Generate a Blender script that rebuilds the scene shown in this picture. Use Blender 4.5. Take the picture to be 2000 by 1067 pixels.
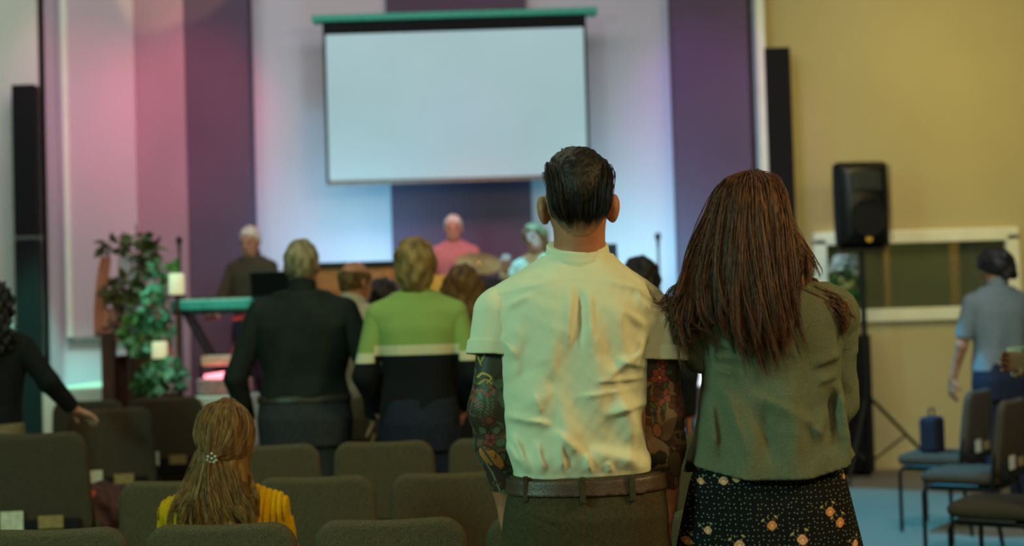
import bpy, bmesh, math, random
import numpy as np
from mathutils import Vector, Matrix, Euler
random.seed(7); rng = np.random.default_rng(7)
for o in list(bpy.data.objects): bpy.data.objects.remove(o)
SC = bpy.context.scene
C = SC.collection
PI = math.pi

# ------------------------------------------------------------------ camera
FPX = 2778.0
CAMZ = 1.48
PITCH = math.atan(86.5 / FPX)
ROLL = math.radians(-1.7)
RM = Matrix.Rotation(PI / 2 + PITCH, 3, 'X') @ Matrix.Rotation(ROLL, 3, 'Z')
cd = bpy.data.cameras.new('camera'); cam = bpy.data.objects.new('camera', cd); C.objects.link(cam)
cam.matrix_world = Matrix.Translation((0, 0, CAMZ)) @ RM.to_4x4()
cd.sensor_width = 36; cd.lens = FPX / 2000 * 36
cd.dof.use_dof = True; cd.dof.focus_distance = 3.62; cd.dof.aperture_fstop = 2.2
cd.clip_end = 100
SC.camera = cam

def at(px, py, Y):
    d = RM @ Vector(((px - 1000) / FPX, -(py - 533.5) / FPX, -1))
    return Vector((0, 0, CAMZ)) + d * (Y / d.y)

def lin(r, g, b):
    f = lambda v: (v / 255 / 12.92) if v / 255 <= .04045 else ((v / 255 + .055) / 1.055) ** 2.4
    return (f(r), f(g), f(b), 1)

# ------------------------------------------------------------------ view + world + lights
SC.view_settings.view_transform = 'Standard'; SC.view_settings.look = 'None'
SC.view_settings.gamma = 1; SC.view_settings.exposure = 0.0; SC.view_settings.use_curve_mapping = False
w = bpy.data.worlds.new('world'); SC.world = w; w.use_nodes = True
w.node_tree.nodes['Background'].inputs[0].default_value = lin(120, 140, 132)
w.node_tree.nodes['Background'].inputs[1].default_value = 0.22

def aim(o, tgt):
    o.rotation_euler = (Vector(tgt) - o.location).to_track_quat('-Z', 'Y').to_euler()
def area(name, loc, tgt, size, power, col, sy=None, spread=None):
    l = bpy.data.lights.new(name, 'AREA'); l.energy = power; l.color = lin(*col)[:3]
    l.size = size
    if sy: l.shape = 'RECTANGLE'; l.size_y = sy
    if spread: l.spread = math.radians(spread)
    o = bpy.data.objects.new(name, l); C.objects.link(o); o.location = loc; aim(o, tgt); return o
def spot(name, loc, tgt, ang, power, col, blend=.5, rad=.06):
    l = bpy.data.lights.new(name, 'SPOT'); l.energy = power; l.color = lin(*col)[:3]
    l.spot_size = math.radians(ang); l.spot_blend = blend; l.shadow_soft_size = rad
    o = bpy.data.objects.new(name, l); C.objects.link(o); o.location = loc; aim(o, tgt); return o

# house lights over the audience (warm, right) and the cooler ones (left)
area('house_light_warm', (4.6, 1.4, 4.4), (1.0, 4.6, 1.0), 1.4, 185, (255, 224, 144))
area('house_light_cool', (-4.2, .6, 3.3), (.3, 3.6, 1.0), .9, 150, (172, 255, 222))
area('house_light_back', (.8, -1.6, 4.4), (.3, 4.4, .9), 1.2, 62, (255, 226, 170))
area('house_light_middle', (-1.5, 5.6, 5.0), (-1.2, 6.2, .6), 2.2, 62, (235, 235, 195))
area('house_light_right_wall', (3.6, 9.6, 5.6), (4.3, 13, 2.4), 1.6, 30, (255, 226, 140), spread=85)
area('house_light_right_aisle', (2.2, 6.3, 4.6), (2.9, 9.2, .9), 1.0, 26, (200, 215, 235), spread=70)
spot('vase_fill_spot', (1.6, 9.8, 4.2), (2.95, 12.7, 2.0), 12, 260, (215, 240, 235), .6, .05)  # unseen fill lamp, added to brighten the flowers in the vase
spot('wall_spot_scallop', (-2.7, 11.4, 5.35), (-2.95, 13.1, 4.85), 40, 60, (255, 214, 140), .25, .03)
area('house_light_left_wall', (-3.6, 9.6, 5.4), (-5.2, 13, 2.6), 1.4, 44, (242, 244, 240))
# stage washes
spot('stage_spot_cyan_singer', (2.4, 8.8, 4.6), (.18, 10.4, 2.1), 14, 60, (120, 255, 240), .8, .05)
area('stage_wash', (-.4, 9.3, 5.6), (-.4, 13, 2.4), 4.0, 66, (238, 226, 236), 1.0)
spot('stage_uplight_left', (-1.3, 12.1, 1.75), (-1.5, 13.2, 2.4), 130, 82, (140, 222, 255), 1.0, .1)
spot('stage_uplight_right', (1.15, 12.1, 1.75), (1.3, 13.2, 2.4), 130, 82, (140, 226, 250), 1.0, .1)
spot('stage_spot_pink', (-2.2, 10.4, 4.6), (-3.0, 13.0, 3.4), 42, 190, (255, 70, 120), .9, .1)
spot('stage_spot_magenta', (-.9, 10.0, 4.6), (-2.7, 13.0, 1.6), 40, 95, (255, 50, 100), .9, .1)
spot('stage_spot_red_wing', (-3.0, 10.6, 5.2), (-3.9, 13.0, 3.6), 34, 90, (255, 110, 140), .9, .1)
spot('stage_spot_violet_left', (-3.4, 10.6, 5.2), (-4.0, 13.0, 2.6), 50, 50, (190, 150, 255), .9, .1)
spot('stage_spot_violet_right', (1.0, 10.6, 5.2), (1.9, 13.0, 3.2), 38, 120, (200, 90, 255), .9, .1)
spot('stage_spot_violet_centre', (-.3, 11.2, 4.9), (-.4, 13.2, 1.8), 40, 45, (190, 110, 235), .9, .1)
spot('stage_spot_red_centre', (-.2, 10.9, 4.2), (-.35, 13.1, 1.5), 36, 60, (255, 60, 90), .9, .1)
spot('stage_spot_mint', (-3.0, 9.6, 5.0), (-4.0, 12.2, 1.0), 25, 1500, (120, 255, 220), .6, .1)
spot('stage_spot_cyan_keys', (-3.4, 9.2, 4.8), (-2.1, 10.6, 1.4), 24, 330, (90, 255, 240), .7, .08)
spot('aisle_spot_cyan', (.2, 9.5, 6.4), (1.6, 9.8, 0), 36, 2900, (4, 185, 240), .08, .03)
spot('stage_spot_band', (-.4, 8.9, 5.3), (-.2, 11.8, 1.8), 40, 260, (255, 190, 205), .8, .1)

# ------------------------------------------------------------------ helpers
def mat(name, col, rough=.8, col2=None, nscale=40, bump=0, bscale=200, metal=0, emit=None, estr=1, spec=.3, stretch=None, sheen=0):
    m = bpy.data.materials.new(name); m.use_nodes = True
    nt = m.node_tree; b = nt.nodes['Principled BSDF']
    b.inputs['Base Color'].default_value = lin(*col); b.inputs['Roughness'].default_value = rough
    b.inputs['Metallic'].default_value = metal; b.inputs['Specular IOR Level'].default_value = spec
    tc = nt.nodes.new('ShaderNodeTexCoord'); mp = nt.nodes.new('ShaderNodeMapping')
    nt.links.new(tc.outputs['Object'], mp.inputs[0])
    if stretch: mp.inputs['Scale'].default_value = stretch
    if col2 is None: col2 = tuple(v * .86 for v in col)
    n = nt.nodes.new('ShaderNodeTexNoise'); n.inputs['Scale'].default_value = nscale; n.inputs['Detail'].default_value = 5
    nt.links.new(mp.outputs[0], n.inputs['Vector'])
    cr = nt.nodes.new('ShaderNodeValToRGB'); cr.color_ramp.elements[0].position = .35; cr.color_ramp.elements[1].position = .65
    cr.color_ramp.elements[0].color = lin(*col2); cr.color_ramp.elements[1].color = lin(*col)
    nt.links.new(n.outputs[0], cr.inputs[0]); nt.links.new(cr.outputs[0], b.inputs['Base Color'])
    if bump:
        n2 = nt.nodes.new('ShaderNodeTexNoise'); n2.inputs['Scale'].default_value = bscale; n2.inputs['Detail'].default_value = 3
        nt.links.new(mp.outputs[0], n2.inputs['Vector'])
        bp = nt.nodes.new('ShaderNodeBump'); bp.inputs['Strength'].default_value = bump; bp.inputs['Distance'].default_value = .004
        nt.links.new(n2.outputs[0], bp.inputs['Height']); nt.links.new(bp.outputs[0], b.inputs['Normal'])
    if emit:
        b.inputs['Emission Color'].default_value = lin(*emit); b.inputs['Emission Strength'].default_value = estr
    if sheen: b.inputs['Sheen Weight'].default_value = sheen
    return m

def link(name, me, m, parent=None, smooth=True):
    o = bpy.data.objects.new(name, me); C.objects.link(o)
    if m: me.materials.append(m)
    if parent: o.parent = parent
    if smooth and len(me.polygons): me.polygons.foreach_set('use_smooth', [True] * len(me.polygons))
    return o
def tag(o, label, cat, group=None, kind=None):
    o['label'] = label; o['category'] = cat
    if group: o['group'] = group
    if kind: o['kind'] = kind
    return o
def thing(name, label, cat, loc=(0, 0, 0), rz=0, group=None):
    o = bpy.data.objects.new(name, None); C.objects.link(o); o.location = loc; o.rotation_euler = (0, 0, rz)
    o.empty_display_size = .1
    return tag(o, label, cat, group)
def struct(o, label=None):
    o['kind'] = 'structure'
    if label: o['label'] = label
    return o

class BM:
    def __init__(s): s.b = bmesh.new()
    def box(s, c, d, rot=None, bev=0):
        r = bmesh.ops.create_cube(s.b, size=1); vs = r['verts']
        M = Matrix.Translation(c) @ (rot.to_4x4() if rot is not None else Matrix.Identity(4)) @ Matrix.Diagonal((*d, 1))
        bmesh.ops.transform(s.b, matrix=M, verts=vs)
        if bev:
            es = list({e for v in vs for e in v.link_edges})
            bmesh.ops.bevel(s.b, geom=es, offset=bev, segments=3, affect='EDGES', profile=.5)
        return s
    def tube(s, pts, r, n=10, r2=None):
        pts = [Vector(p) for p in pts]; rings = []; k = len(pts); up = None
        for i, p in enumerate(pts):
            t = (pts[min(i + 1, k - 1)] - pts[max(i - 1, 0)]).normalized()
            if up is None:
                up = Vector((0, 0, 1)) if abs(t.z) < .9 else Vector((1, 0, 0))
            a = t.cross(up).normalized(); bb = a.cross(t).normalized(); up = bb
            rr = r if r2 is None else r + (r2 - r) * i / (k - 1)
            if callable(r): rr = r(i / (k - 1))
            rings.append([s.b.verts.new(p + (a * math.cos(2 * PI * j / n) + bb * math.sin(2 * PI * j / n)) * rr) for j in range(n)])
        for i in range(k - 1):
            for j in range(n):
                s.b.faces.new((rings[i][j], rings[i][(j + 1) % n], rings[i + 1][(j + 1) % n], rings[i + 1][j]))
        s.b.faces.new(rings[0][::-1]); s.b.faces.new(rings[-1]); return s
    def lathe(s, prof, c=(0, 0, 0), n=24, M=None):
        c = Vector(c); rings = []
        for (r, z) in prof:
            ring = []
            for j in range(n):
                v = Vector((r * math.cos(2 * PI * j / n), r * math.sin(2 * PI * j / n), z))
                if M is not None: v = M @ v
                ring.append(s.b.verts.new(c + v))
            rings.append(ring)
        for i in range(len(rings) - 1):
            for j in range(n):
                s.b.faces.new((rings[i][j], rings[i][(j + 1) % n], rings[i + 1][(j + 1) % n], rings[i + 1][j]))
        if prof[0][0] > 1e-4: s.b.faces.new(rings[0][::-1])
        if prof[-1][0] > 1e-4: s.b.faces.new(rings[-1])
        return s
    def poly(s, pts, depth_vec):
        d = Vector(depth_vec); a = [s.b.verts.new(Vector(p)) for p in pts]; bq = [s.b.verts.new(Vector(p) + d) for p in pts]
        n = len(a); s.b.faces.new(a); s.b.faces.new(bq[::-1])
        for i in range(n): s.b.faces.new((a[i], bq[i], bq[(i + 1) % n], a[(i + 1) % n]))
        return s
    def out(s, name, m, parent=None, smooth=False):
        bmesh.ops.recalc_face_normals(s.b, faces=s.b.faces[:])
        me = bpy.data.meshes.new(name); s.b.to_mesh(me); s.b.free()
        o = link(name, me, m, parent, smooth)
        if smooth:
            try: me.set_sharp_from_angle(angle=math.radians(40))
            except Exception: pass
        return o

# ------------------------------------------------------------------ implicit surfaces
def nets(V, lo, h):
    S = V < 0
    c = S[:-1, :-1, :-1].astype(np.int8).copy(); c[:] = 0
    for dx in (0, 1):
        for dy in (0, 1):
            for dz in (0, 1):
                c += S[dx:S.shape[0] - 1 + dx, dy:S.shape[1] - 1 + dy, dz:S.shape[2] - 1 + dz]
    mask = (c > 0) & (c < 8)
    idx = np.argwhere(mask); n = len(idx)
    cid = -np.ones(mask.shape, np.int64); cid[mask] = np.arange(n)
    acc = np.zeros((n, 3)); cnt = np.zeros(n)
    i, j, k = idx.T
    for ax in range(3):
        o1, o2 = [a for a in range(3) if a != ax]
        for p in (0, 1):
            for q in (0, 1):
                off = [0, 0, 0]; off[o1] = p; off[o2] = q
                a = V[i + off[0], j + off[1], k + off[2]].astype(np.float64)
                off2 = list(off); off2[ax] = 1
                b = V[i + off2[0], j + off2[1], k + off2[2]].astype(np.float64)
                m = (a < 0) != (b < 0)
                t = a[m] / (a[m] - b[m])
                pos = np.zeros((m.sum(), 3)); pos[:, o1] = p; pos[:, o2] = q; pos[:, ax] = t
                acc[m] += pos; cnt[m] += 1
    verts = (idx + acc / cnt[:, None]) * h + np.array(lo)
    faces = []
    for ax in range(3):
        o1, o2 = [(1, 2), (2, 0), (0, 1)][ax]
        sl0 = [slice(None)] * 3; sl1 = [slice(None)] * 3
        sl0[ax] = slice(0, -1); sl1[ax] = slice(1, None)
        for o_ in (o1, o2): sl0[o_] = slice(1, -1); sl1[o_] = slice(1, -1)
        A = S[tuple(sl0)]; B = S[tuple(sl1)]
        e = np.argwhere(A != B)
        if not len(e): continue
        inside = A[tuple(e.T)]
        e = e.copy(); e[:, o1] += 1; e[:, o2] += 1
        def cc(d1, d2):
            q = e.copy(); q[:, o1] -= d1; q[:, o2] -= d2
            return cid[tuple(q.T)]
        f = np.stack([cc(1, 1), cc(0, 1), cc(0, 0), cc(1, 0)], 1)
        f[~inside] = f[~inside][:, ::-1]
        faces.append(f)
    return verts, np.concatenate(faces)

def mesh_np(name, verts, faces):
    me = bpy.data.meshes.new(name); k = faces.shape[1]
    me.vertices.add(len(verts)); me.vertices.foreach_set('co', np.asarray(verts, np.float32).ravel())
    me.loops.add(faces.size); me.loops.foreach_set('vertex_index', faces.astype(np.int32).ravel())
    me.polygons.add(len(faces)); me.polygons.foreach_set('loop_start', np.arange(0, faces.size, k, dtype=np.int32))
    me.polygons.foreach_set('loop_total', np.full(len(faces), k, np.int32))
    me.update(calc_edges=True); me.validate(); return me

class Cap:
    def __init__(s, a, b, ra, rb=None):
        s.a = np.array(a, float); s.b = np.array(b, float); s.ra = ra; s.rb = ra if rb is None else rb
        R = max(s.ra, s.rb); s.lo = np.minimum(s.a, s.b) - R; s.hi = np.maximum(s.a, s.b) + R
    def f(s, x, y, z):
        d = s.b - s.a; L = (d * d).sum() + 1e-9
        t = np.clip(((x - s.a[0]) * d[0] + (y - s.a[1]) * d[1] + (z - s.a[2]) * d[2]) / L, 0, 1)
        return np.sqrt((x - s.a[0] - t * d[0]) ** 2 + (y - s.a[1] - t * d[1]) ** 2 + (z - s.a[2] - t * d[2]) ** 2) - (s.ra + (s.rb - s.ra) * t)
class Ell:
    def __init__(s, c, r, R=None):
        s.c = np.array(c, float); s.r = np.array(r, float); s.R = R
        m = max(r) if R is not None else s.r; s.lo = s.c - m; s.hi = s.c + m
    def f(s, x, y, z):
        X, Y, Z = x - s.c[0], y - s.c[1], z - s.c[2]
        if s.R is not None:
            R = s.R  # columns are local axes
            X, Y, Z = (X * R[0][0] + Y * R[1][0] + Z * R[2][0], X * R[0][1] + Y * R[1][1] + Z * R[2][1], X * R[0][2] + Y * R[1][2] + Z * R[2][2])
        k = np.sqrt((X / s.r[0]) ** 2 + (Y / s.r[1]) ** 2 + (Z / s.r[2]) ** 2)
        return (k - 1) * min(s.r)
class Loft:
    """stack of elliptical sections: rows (z, cx, cy, hw, hd)"""
    def __init__(s, rows, p=2.3, wav=None):
        rows = sorted(rows); s.t = np.array(rows, float); s.p = p; s.wav = wav
        s.lo = np.array([(s.t[:, 1] - s.t[:, 3]).min(), (s.t[:, 2] - s.t[:, 4]).min(), s.t[0, 0]])
        s.hi = np.array([(s.t[:, 1] + s.t[:, 3]).max(), (s.t[:, 2] + s.t[:, 4]).max(), s.t[-1, 0]])
        zz = np.linspace(s.t[0, 0], s.t[-1, 0], 200); s.zz = zz; s.c = []
        for k in range(1, 5):
            v = np.interp(zz, s.t[:, 0], s.t[:, k]); ker = np.hanning(17); ker /= ker.sum()
            v = np.convolve(np.pad(v, 8, 'edge'), ker, 'valid'); s.c.append(v)
    def f(s, x, y, z):
        cx, cy, hw, hd = [np.interp(z.ravel(), s.zz, c).reshape(z.shape).astype(np.float32) for c in s.c]
        X = (x - cx); Y = (y - cy)
        k = (np.abs(X / hw) ** s.p + np.abs(Y / hd) ** s.p) ** (1 / s.p)
        if s.wav: k = k + s.wav(np.arctan2(Y, X), z)
        d = (k - 1) * np.minimum(hw, hd)
        return np.maximum(d, np.maximum(s.t[0, 0] - z, z - s.t[-1, 0]))

def smin(a, b, k):
    if k <= 0: return np.minimum(a, b)
    h = np.maximum(k - np.abs(a - b), 0) / k
    return np.minimum(a, b) - h * h * k * .25

def solid(name, prims, m, parent, h=.008, k=.025, off=0.0, post=None, pad=.0):
    """prims: list of prim or (prim, k).  off inflates.  post(V,x,y,z)->V"""
    P = [(p if isinstance(p, tuple) else (p, k)) for p in prims]
    e = max(off, 0) + pad + 2.5 * h + .012
    lo = np.min([p.lo for p, _ in P], 0) - e; hi = np.max([p.hi for p, _ in P], 0) + e
    ax = [np.arange(lo[i], hi[i] + h, h, dtype=np.float32) for i in range(3)]
    V = np.full([len(a) for a in ax], .2, np.float32)
    for p, kk in P:
        q = max(off, 0) + pad + kk + 2 * h + .01
        s = [slice(max(0, int((p.lo[i] - q - lo[i]) / h)), min(len(ax[i]), int((p.hi[i] + q - lo[i]) / h) + 2)) for i in range(3)]
        X, Y, Z = np.meshgrid(ax[0][s[0]], ax[1][s[1]], ax[2][s[2]], indexing='ij')
        V[tuple(s)] = smin(V[tuple(s)], p.f(X, Y, Z).astype(np.float32), kk)
    V -= off
    if post:
        X, Y, Z = np.meshgrid(*ax, indexing='ij'); V = post(V, X, Y, Z)
    V[0] = V[-1] = .1; V[:, 0] = V[:, -1] = .1; V[:, :, 0] = V[:, :, -1] = .1
    v, f = nets(V, lo, h)
    return link(name, mesh_np(name, v, f), m, parent)

def strokes(lst):
    """cloth folds: (x1,z1,x2,z2,amp,width) ridges in local x,z"""
    def g(x, z):
        s = np.zeros(x.shape, np.float32)
        for (x1, z1, x2, z2, a, wd) in lst:
            dx, dz = x2 - x1, z2 - z1; L = math.hypot(dx, dz)
            u = ((x - x1) * dx + (z - z1) * dz) / L; n = ((x - x1) * dz - (z - z1) * dx) / L
            fade = np.clip(u / (.25 * L), 0, 1) * np.clip((L - u) / (.35 * L), 0, 1)
            wn = wd * (1 + .8 * (n > 0))
            s += a * fade * np.exp(-(n / wn) ** 2)
        return s
    return g
def wob(x, y, z, f, seed=0):
    return (np.sin(f * (x * 1.3 + y * .7 + seed)) * np.sin(f * (z * 1.1 - x * .4 + seed * 2)) + np.sin(f * 1.9 * (y - z * .6 + seed)) * .5 * np.sin(f * 1.7 * (x + z * .3)))

class RBox:
    """rounded box, widening downwards by tp"""
    def __init__(s, c, hf, r, tp=0, sag=0, lean=0):
        s.c = c; s.h = hf; s.r = r; s.tp = tp; s.sag = sag; s.lean = lean
        e = 1 + abs(tp); L = abs(lean) * hf[2]
        s.lo = np.array([c[0] - hf[0] * e, c[1] - hf[1] - L, c[2] - hf[2]]); s.hi = np.array([c[0] + hf[0] * e, c[1] + hf[1] + L, c[2] + hf[2]])
    def f(s, x, y, z):
        X, Y, Z = x - s.c[0], y - s.c[1], z - s.c[2]
        Y = Y + s.lean * Z
        u = X / s.h[0]
        Z = Z + s.sag * (np.cos(u * PI) * .5 + .5) * np.clip(Z / s.h[2], 0, 1)
        X = X / (1 + s.tp * (1 - (Z / s.h[2] + 1) * .5))
        # plan outline rounded with r, thickness rounded with its own half size
        rr = s.r
        qx = np.abs(X) - (s.h[0] - rr); qz = np.abs(Z) - (s.h[2] - rr)
        d2 = np.sqrt(np.maximum(qx, 0) ** 2 + np.maximum(qz, 0) ** 2) + np.minimum(np.maximum(qx, qz), 0) - rr
        t = s.h[1] * .75
        a = d2 + t; b = np.abs(Y) - s.h[1] * (1 - .18 * (u * u + (Z / s.h[2]) ** 2)) + t
        return np.sqrt(np.maximum(a, 0) ** 2 + np.maximum(b, 0) ** 2) + np.minimum(np.maximum(a, b), 0) - t

# ------------------------------------------------------------------ materials
M = {}
M['skin'] = mat('skin', (176, 128, 98), .55, (150, 100, 76), 12, .15, 180)
M['skin_pink'] = mat('skin_pink', (196, 150, 128), .6, (180, 130, 108), 10)
M['hair_grey'] = mat('hair_grey', (150, 142, 112), .7, (98, 90, 66), 30, .5, 90, stretch=(1, 1, .3))
M['hair_white'] = mat('hair_white', (225, 222, 210), .7, (180, 178, 168), 30, .5, 90)
M['hair_brown'] = mat('hair_brown', (112, 88, 48), .6, (62, 46, 24), 30, .6, 90, stretch=(1, 1, .25))
M['hair_dark'] = mat('hair_dark', (28, 22, 20), .5, (16, 14, 14), 30, .6, 90, stretch=(1, 1, .25))
M['hair_dirty_blonde'] = mat('hair_dirty_blonde', (152, 128, 78), .6, (96, 76, 42), 26, .6, 90, stretch=(1, 1, .4))
M['black_shirt'] = mat('black_shirt', (26, 36, 32), .85, (18, 26, 24), 8, .3, 120)
M['grey_trousers'] = mat('grey_trousers', (44, 50, 56), .85, (34, 38, 44), 60)
M['dark_jeans'] = mat('dark_jeans', (26, 34, 54), .85, (18, 24, 38), 60)
M['navy'] = mat('navy', (12, 16, 22), .9, (9, 12, 17), 30)
M['pale_shirt'] = mat('pale_shirt', (176, 178, 160), .85, (160, 162, 146), 20)
M['dark_top'] = mat('dark_top', (22, 20, 22), .9, (15, 14, 16), 20)
M['polo'] = mat('polo', (112, 124, 126), .85, (100, 110, 110), 60, .2, 300)
M['khaki'] = mat('khaki_cloth', (120, 112, 82), .85, (98, 92, 66), 60)
M['shoe'] = mat('shoe', (24, 22, 20), .5)
M['chair_fabric'] = mat('chair_fabric', (106, 97, 75), .95, (64, 58, 44), 330, .9, 520, spec=.1)
M['chair_fabric_brown'] = mat('chair_fabric_brown', (88, 80, 68), .95, (58, 53, 44), 330, .9, 520, spec=.1)
M['black_metal'] = mat('black_metal', (16, 17, 18), .4, metal=0)
M['black_cloth'] = mat('black_cloth', (18, 19, 20), .9)
M['black_plastic'] = mat('black_plastic', (18, 20, 20), .32, (14, 15, 16), 40, .2, 300)
M['wood_brown'] = mat('wood_brown', (96, 58, 44), .6, (70, 40, 30), 12, stretch=(6, 6, .6))
M['wood_orange'] = mat('wood_orange', (176, 130, 74), .5, (150, 106, 58), 8, stretch=(.6, 6, 6))
M['white_paint'] = mat('white_paint', (226, 230, 214), .6, (218, 222, 206), 6)
M['leaf'] = mat('leaf', (74, 128, 66), .6, (36, 78, 38), 14)
M['leaf_teal'] = mat('leaf_teal', (126, 186, 150), .6, (60, 112, 84), 14)
M['card_white'] = mat('card_white', (205, 210, 190), .8)
M['card_tan'] = mat('card_tan', (150, 130, 84), .8)
M['brass'] = mat('brass', (220, 190, 120), .3, metal=.8)

# ------------------------------------------------------------------ people
def rotm(yaw=0, pitch=0, roll=0):
    return np.array(Euler((pitch, roll, yaw), 'XYZ').to_matrix())   # pitch<0 looks down
def head_prims(c, R, s=1.0, jaw=1.0):
    c = np.array(c, float)
    def p(x, y, z): return c + R @ (np.array([x, y, z]) * s)
    E = lambda q, r: Ell(p(*q), [v * s for v in r], R)
    K = lambda a, b, r1, r2: Cap(p(*a), p(*b), r1 * s, r2 * s)
    return [(E((0, -.012, .02), (.075, .095, .098)), .02), (E((0, .03, -.035), (.060 * jaw, .065, .085)), .03),
            (E((0, .045, -.088), (.042 * jaw, .04, .033)), .03), (K((0, .096, .002), (0, .113, -.034), .008, .014), .012),
            (K((-.03, .08, .026), (.03, .08, .026), .012, .012), .015), (K((-.017, .093, -.06), (.017, .093, -.06), .0075, .0075), .008),
            (Ell(p(.081, -.006, -.012), (.010 * s, .021 * s, .033 * s), R @ rotm(.45)), .006), (Ell(p(-.081, -.006, -.012), (.010 * s, .021 * s, .033 * s), R @ rotm(-.45)), .006)]
def hand_prims(w, d, n, side=1, curl=.5, s=1.0, g=.5):
    """w wrist, d along the hand, n palm normal, side +1/-1 thumb side; curl in radians per joint"""
    w = np.array(w, float); d = np.array(d, float); d /= np.linalg.norm(d); n = np.array(n, float); n -= d * (n @ d); n /= np.linalg.norm(n)
    l = np.cross(d, n) * side; out = []
    for q in (-.030, -.010, .010, .030):
        out.append((Cap(w + l * q * .6 * s + d * .01 * s, w + d * .088 * s + l * q * s, .015 * s, .0125 * s), .012))
    for q, L, a in ((.033, .072, .06), (.011, .082, .02), (-.011, .077, -.02), (-.032, .060, -.07)):
        p = w + d * .088 * s + l * q * s; ang = curl * .6; dd = d + l * a
        for i, fr in enumerate((.45, .31, .24)):
            v = dd * math.cos(ang) + n * math.sin(ang); v /= np.linalg.norm(v); e = p + v * L * fr * s
            out.append((Cap(p, e, (.0098 - .0009 * i) * s, (.009 - .0009 * i) * s), .004)); p = e; ang += curl
    b = w + d * .025 * s + l * .026 * s; v1 = d * .6 + l * .62 + n * .35; v1 /= np.linalg.norm(v1); v2 = d * .85 + l * .2 + n * .5; v2 /= np.linalg.norm(v2)
    m = b + v1 * .042 * s; t = m + v2 * .034 * s
    out += [(Cap(b, m, .014 * s, .0115 * s), .012), (Cap(m, t, .0112 * s, .0085 * s), .004)]
    return out
def cut(q, d):
    q = [float(v) for v in q]; d = np.array(d, float); d /= np.linalg.norm(d)
    return lambda V, x, y, z: np.maximum(V, (x - q[0]) * d[0] + (y - q[1]) * d[1] + (z - q[2]) * d[2])
def chain(*fs):
    def g(V, x, y, z):
        for f in fs: V = f(V, x, y, z)
        return V
    return g
def hair_cut(c, R, z0=-.01, sl=.9, fold=.003, f=60):
    c = np.array(c, float)
    def g(V, x, y, z):
        X, Y, Z = x - c[0], y - c[1], z - c[2]
        hy = X * R[0, 1] + Y * R[1, 1] + Z * R[2, 1]; hz = X * R[0, 2] + Y * R[1, 2] + Z * R[2, 2]
        V = V - fold * wob(X, Y, Z, f)
        return np.maximum(V, (z0 + sl * hy - hz) * .74)
    return g

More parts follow.
